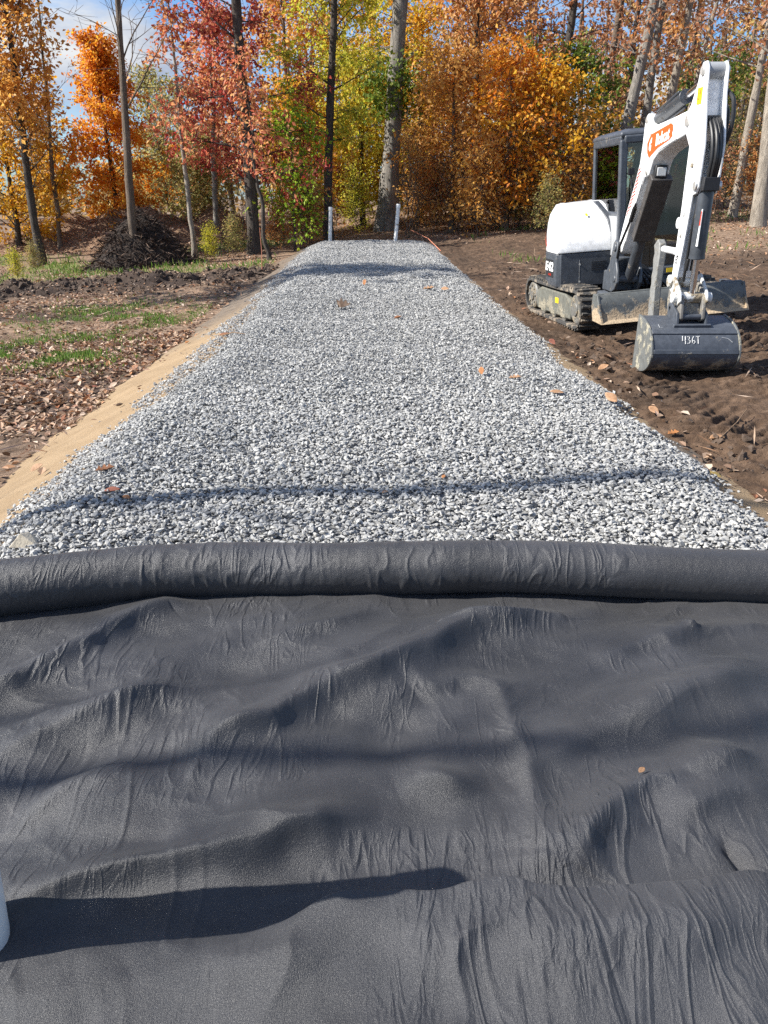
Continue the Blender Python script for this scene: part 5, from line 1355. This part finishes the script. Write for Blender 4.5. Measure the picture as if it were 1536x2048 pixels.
# low shrubs and stems along the edge of the wood
sh = {}
for k_, (lf_, sd) in {'rust': ('rust', 91), 'umber': ('umber', 92), 'olive': ('olive', 93), 'brown': ('brown', 94), 'yellowgreen': ('yellowgreen', 95)}.items(): sh[k_] = None
proto = {}
def shrub(kind, u, Y, s, label):
    p, l = ft(u, 470, Y)
    if kind not in proto:
        t = tree('shrub', p, label, 'shrub', 'brown', kind, 'shrubs along the edge of the wood', 'foliage', seed=90+len(proto), H=1.9, r0=.02, cb=.15, nl=30, ll=.95, el=.95, droop=.02, nsub=4, ntw=3, lpt=5, ls=.12, prof=lambda q: .7+.5*q, wob=.2, flare=0)
        t.scale = (s, s, s); proto[kind] = t; return t
    return copy_tree(proto[kind], tuple(float(q) for q in p), u*.37, s, label, 'shrubs along the edge of the wood')
for kind, u, Y, s, lb in [
 ('yellowgreen', 715, 33, .8, 'pale yellow green shrub behind the gravel, left of the oak foot'), ('umber', 830, 32.5, .9, 'amber shrub immediately right of the oak foot'),
 ('rust', 870, 31.5, .9, 'rust shrub second to the right of the oak foot'), ('umber', 915, 31, 1.0, 'amber shrub under the amber small tree'),
 ('rust', 985, 30.5, 1.0, 'rust shrub under the orange young tree'), ('olive', 1035, 30.5, .8, 'olive shrub between the orange young tree and the golden bushy tree'),
 ('umber', 1065, 30, .9, 'amber shrub under the golden bushy tree'), ('yellowgreen', 640, 31.5, .7, 'yellow green shrub behind the left standpipe'),
 ('rust', 555, 29.5, .6, 'small rust shrub left of the lime sapling'), ('yellowgreen', 770, 37, 1.2, 'tall yellow green shrub behind the oak'),
 ('umber', 860, 36, 1.3, 'tall amber shrub in the second row right of the oak'), ('rust', 675, 36, 1.2, 'tall rust shrub in the second row behind the slim dark trunk'),
 ('umber', 955, 28.9, 1.05, 'amber shrub at the wood edge midway between the oak and the excavator'), 
 ('olive', 1090, 27.9, .6, 'olive shrub touching the left outline of the excavator hood'),
 ('umber', 1140, 29.4, 1.2, 'amber shrub directly behind the excavator hood'), ('rust', 620, 29.4, .8, 'rust shrub left of the left standpipe'),
 ('olive', 470, 27.9, .45, 'olive shrub left of the red tree trunk'),
 ('yellowgreen', 420, 27.6, .36, 'low yellow green shrub by the pale slender trunk'), ('olive', 350, 40, 1.7, 'tall olive shrub on the slope right of the orange maple'),
 ('olive', 62, 27, .32, 'low olive shrub at the foot of the dark leaning trunk'), ('yellowgreen', 20, 25.5, .3, 'small yellow green shrub at the left edge of the photo'),
 ('olive', 1440, 33, 1.1, 'olive shrub behind the excavator stick at right'), ('rust', 1500, 29.9, 1.0, 'rust shrub between the two pale trunks at right'),
 ('brown', 1390, 29.4, .9, 'brown shrub right behind the excavator stick')]:
    shrub(kind, u, Y, s, lb)
# thin bare stems standing in the undergrowth
stems = []
g = np.random.default_rng(5)
def stem_mesh(seed):
    tv, tf, a, b_ = tree_geo(seed, 3.6, .022, (.04, 0), 1.2, 7, .7, .9, .03, 3, 2, 0, .1, wob=.35, flare=0)
    return fast_mesh('bare_sapling', tv, tf, BK['brown'], True)
sm = [stem_mesh(200+i) for i in range(4)]
for i in range(84):
    u = g.uniform(815, 1185) if i < 60 else g.choice([g.uniform(440, 650), g.uniform(1380, 1530)])
    Y = g.uniform(29.5, 34); p, l = ft(u, 470, Y); s = g.uniform(.6, 1.15)
    o = link('bare_sapling', sm[i % 4], None, (float(p[0]), float(p[1]), float(p[2])-.05)); o.scale = (s, s, s); o.rotation_euler = (0, 0, g.uniform(0, 6))
    reg = 'between the oak and the excavator' if u > 800 and u < 1200 else ('around the red tree and the left standpipe' if u < 800 else 'among the pale trunks at right')
    tag(o, 'thin bare brown stem in the undergrowth '+reg, 'sapling', 'bare stems '+reg)
# trees standing outside the left of the frame: their shadows cross the gravel and the fabric
bt = tree('bare_tree', (-11.8, 2.62, float(ground_z(-11.8, 2.62))), 'tall bare tree left of the fabric, outside the photo', 'tree', 'grey', 'brown', seed=301, H=15, r0=.125, limb_r=.45, cb=6, nl=16, ll=2.6, el=.8, droop=.03, nsub=4, ntw=2, lpt=0, ls=.1, taper=.65, wob=.42)
tree('bare_tree', (-9.5, .85, float(ground_z(-9.5, .85))), 'second bare tree nearer the camera, outside the photo', 'tree', 'grey', 'brown', seed=303, H=12, r0=.075, cb=4.4, nl=18, ll=2.6, el=.6, limb_r=.5, droop=.02, nsub=4, ntw=2, lpt=0, ls=.1, taper=.7, wob=.42)
tree('maple_tree', (-13.2, 16.9, float(ground_z(-13.2, 16.9))), 'small crowned maple left of the leaf strewn ground, outside the photo', 'tree', 'dark', 'umber', seed=302, H=11.6, r0=.16, cb=6.6, nl=30, ll=2.3, el=.4, nsub=5, ntw=3, lpt=9, ls=.2, prof=full)
# far wood behind everything: one mass
g = np.random.default_rng(9)
P_ = []
for k_ in range(105):
    X = g.uniform(-70, 75); Y = g.uniform(56, 78)
    h = g.uniform(6, 12.5) if X > -8 else g.uniform(2.5, 6.5)
    n = 480; z = h*g.uniform(.05, 1, n)**.8; r_ = 3.0*np.sqrt(g.uniform(0, 1, n))*np.sqrt(np.clip(1.1-(z/h), .1, 1)); a_ = g.uniform(0, 2*np.pi, n)
    P_.append(np.stack([X+r_*np.cos(a_), Y+r_*np.sin(a_), z+float(ground_base(X, Y))], -1))
P_ = np.concatenate(P_); n = len(P_)
lv, lf = leaf_geo(P_, unit(g.normal(size=(n, 3))), unit(g.normal(0, .7, (n, 3))+np.array([-.3, -.2, .8])), g.uniform(.3, .55, n), .34, .06)
M_far = leaf_mat('leaves_far', [(.16, .14, .06), (.32, .20, .07), (.50, .29, .09), (.62, .40, .13), (.34, .30, .11)], .7, .35, .9)
tag(link('far_woods', fast_mesh('far_woods', lv, lf, M_far)), 'mixed autumn woodland closing the view far behind the trees', 'woods', kind='stuff')
ft_ = []
for k_ in range(130):
    X = g.uniform(-10, 60); Y = g.uniform(50, 76); z0 = float(ground_base(X, Y)); hh = 12; le = g.normal(0, .05)
    ft_.append([[X+le*q, Y, z0-.3+q] for q in np.linspace(0, hh, 5)])
ft_ = np.array(ft_); tv, tf = batch_tubes(ft_, np.broadcast_to(np.linspace(.17, .07, 5), (len(ft_), 5)), 6)
tag(link('far_trunks', fast_mesh('far_trunks', tv, tf, BK['brown'], True)), 'many thin trunks of the far woodland seen between leaves', 'woods', kind='stuff')

# ------------------------------------------------------------------ light, sky, exposure
SUN_EL, SUN_AZ = R(38), R(97)            # azimuth counted to the left of straight ahead
sd = Vector((-math.sin(SUN_AZ)*math.cos(SUN_EL), math.cos(SUN_AZ)*math.cos(SUN_EL), math.sin(SUN_EL)))
L = bpy.data.lights.new('sun', 'SUN'); L.energy = 5.0; L.angle = R(.53); L.color = (1, .955, .88)
lo = bpy.data.objects.new('sun', L); C.objects.link(lo); lo.rotation_euler = sd.to_track_quat('Z', 'Y').to_euler()
w = bpy.data.worlds.new('World'); SC.world = w; w.use_nodes = True
nt = w.node_tree; bg = nt.nodes['Background']
sky = nt.nodes.new('ShaderNodeTexSky'); sky.sky_type = 'NISHITA'; sky.sun_disc = False
sky.sun_elevation = SUN_EL; sky.sun_rotation = math.atan2(sd.x, sd.y); sky.air_density = 1.0; sky.dust_density = .6; sky.ozone_density = 1.6
tc = nt.nodes.new('ShaderNodeTexCoord'); mp = nt.nodes.new('ShaderNodeMapping'); mp.inputs['Scale'].default_value = (1, 1, 2.6); mp.inputs['Location'].default_value = (.35, .2, .1)
nt.links.new(tc.outputs['Generated'], mp.inputs[0])
nz = N(nt, 'ShaderNodeTexNoise', Scale=3.1, Detail=8, Roughness=.58, Distortion=.3); nt.links.new(mp.outputs[0], nz.inputs['Vector'])
msk = ramp(nt, nz.outputs['Fac'], [(.485, (0, 0, 0)), (.60, (1, 1, 1))])
nz2 = N(nt, 'ShaderNodeTexNoise', Scale=6.0, Detail=6, Roughness=.6); nt.links.new(mp.outputs[0], nz2.inputs['Vector'])
cl = ramp(nt, nz2.outputs['Fac'], [(.35, (4.4, 5.1, 6.6)), (.60, (8.6, 8.8, 9.0))])
deep = mixc(nt, 1.0, sky.outputs[0], (1.0, 1.35, 1.8), 'MULTIPLY')
c = mixc(nt, msk, deep, cl)
nt.links.new(c, bg.inputs[0]); bg.inputs[1].default_value = .05
SC.view_settings.view_transform = 'Standard'; SC.view_settings.look = 'None'
SC.view_settings.exposure = 1.0; SC.view_settings.gamma = 1
SC.render.engine = 'CYCLES'
cy_ = SC.cycles; cy_.max_bounces = 9; cy_.diffuse_bounces = 7; cy_.glossy_bounces = 3; cy_.transparent_max_bounces = 10; cy_.transmission_bounces = 4
cy_.use_denoising = False
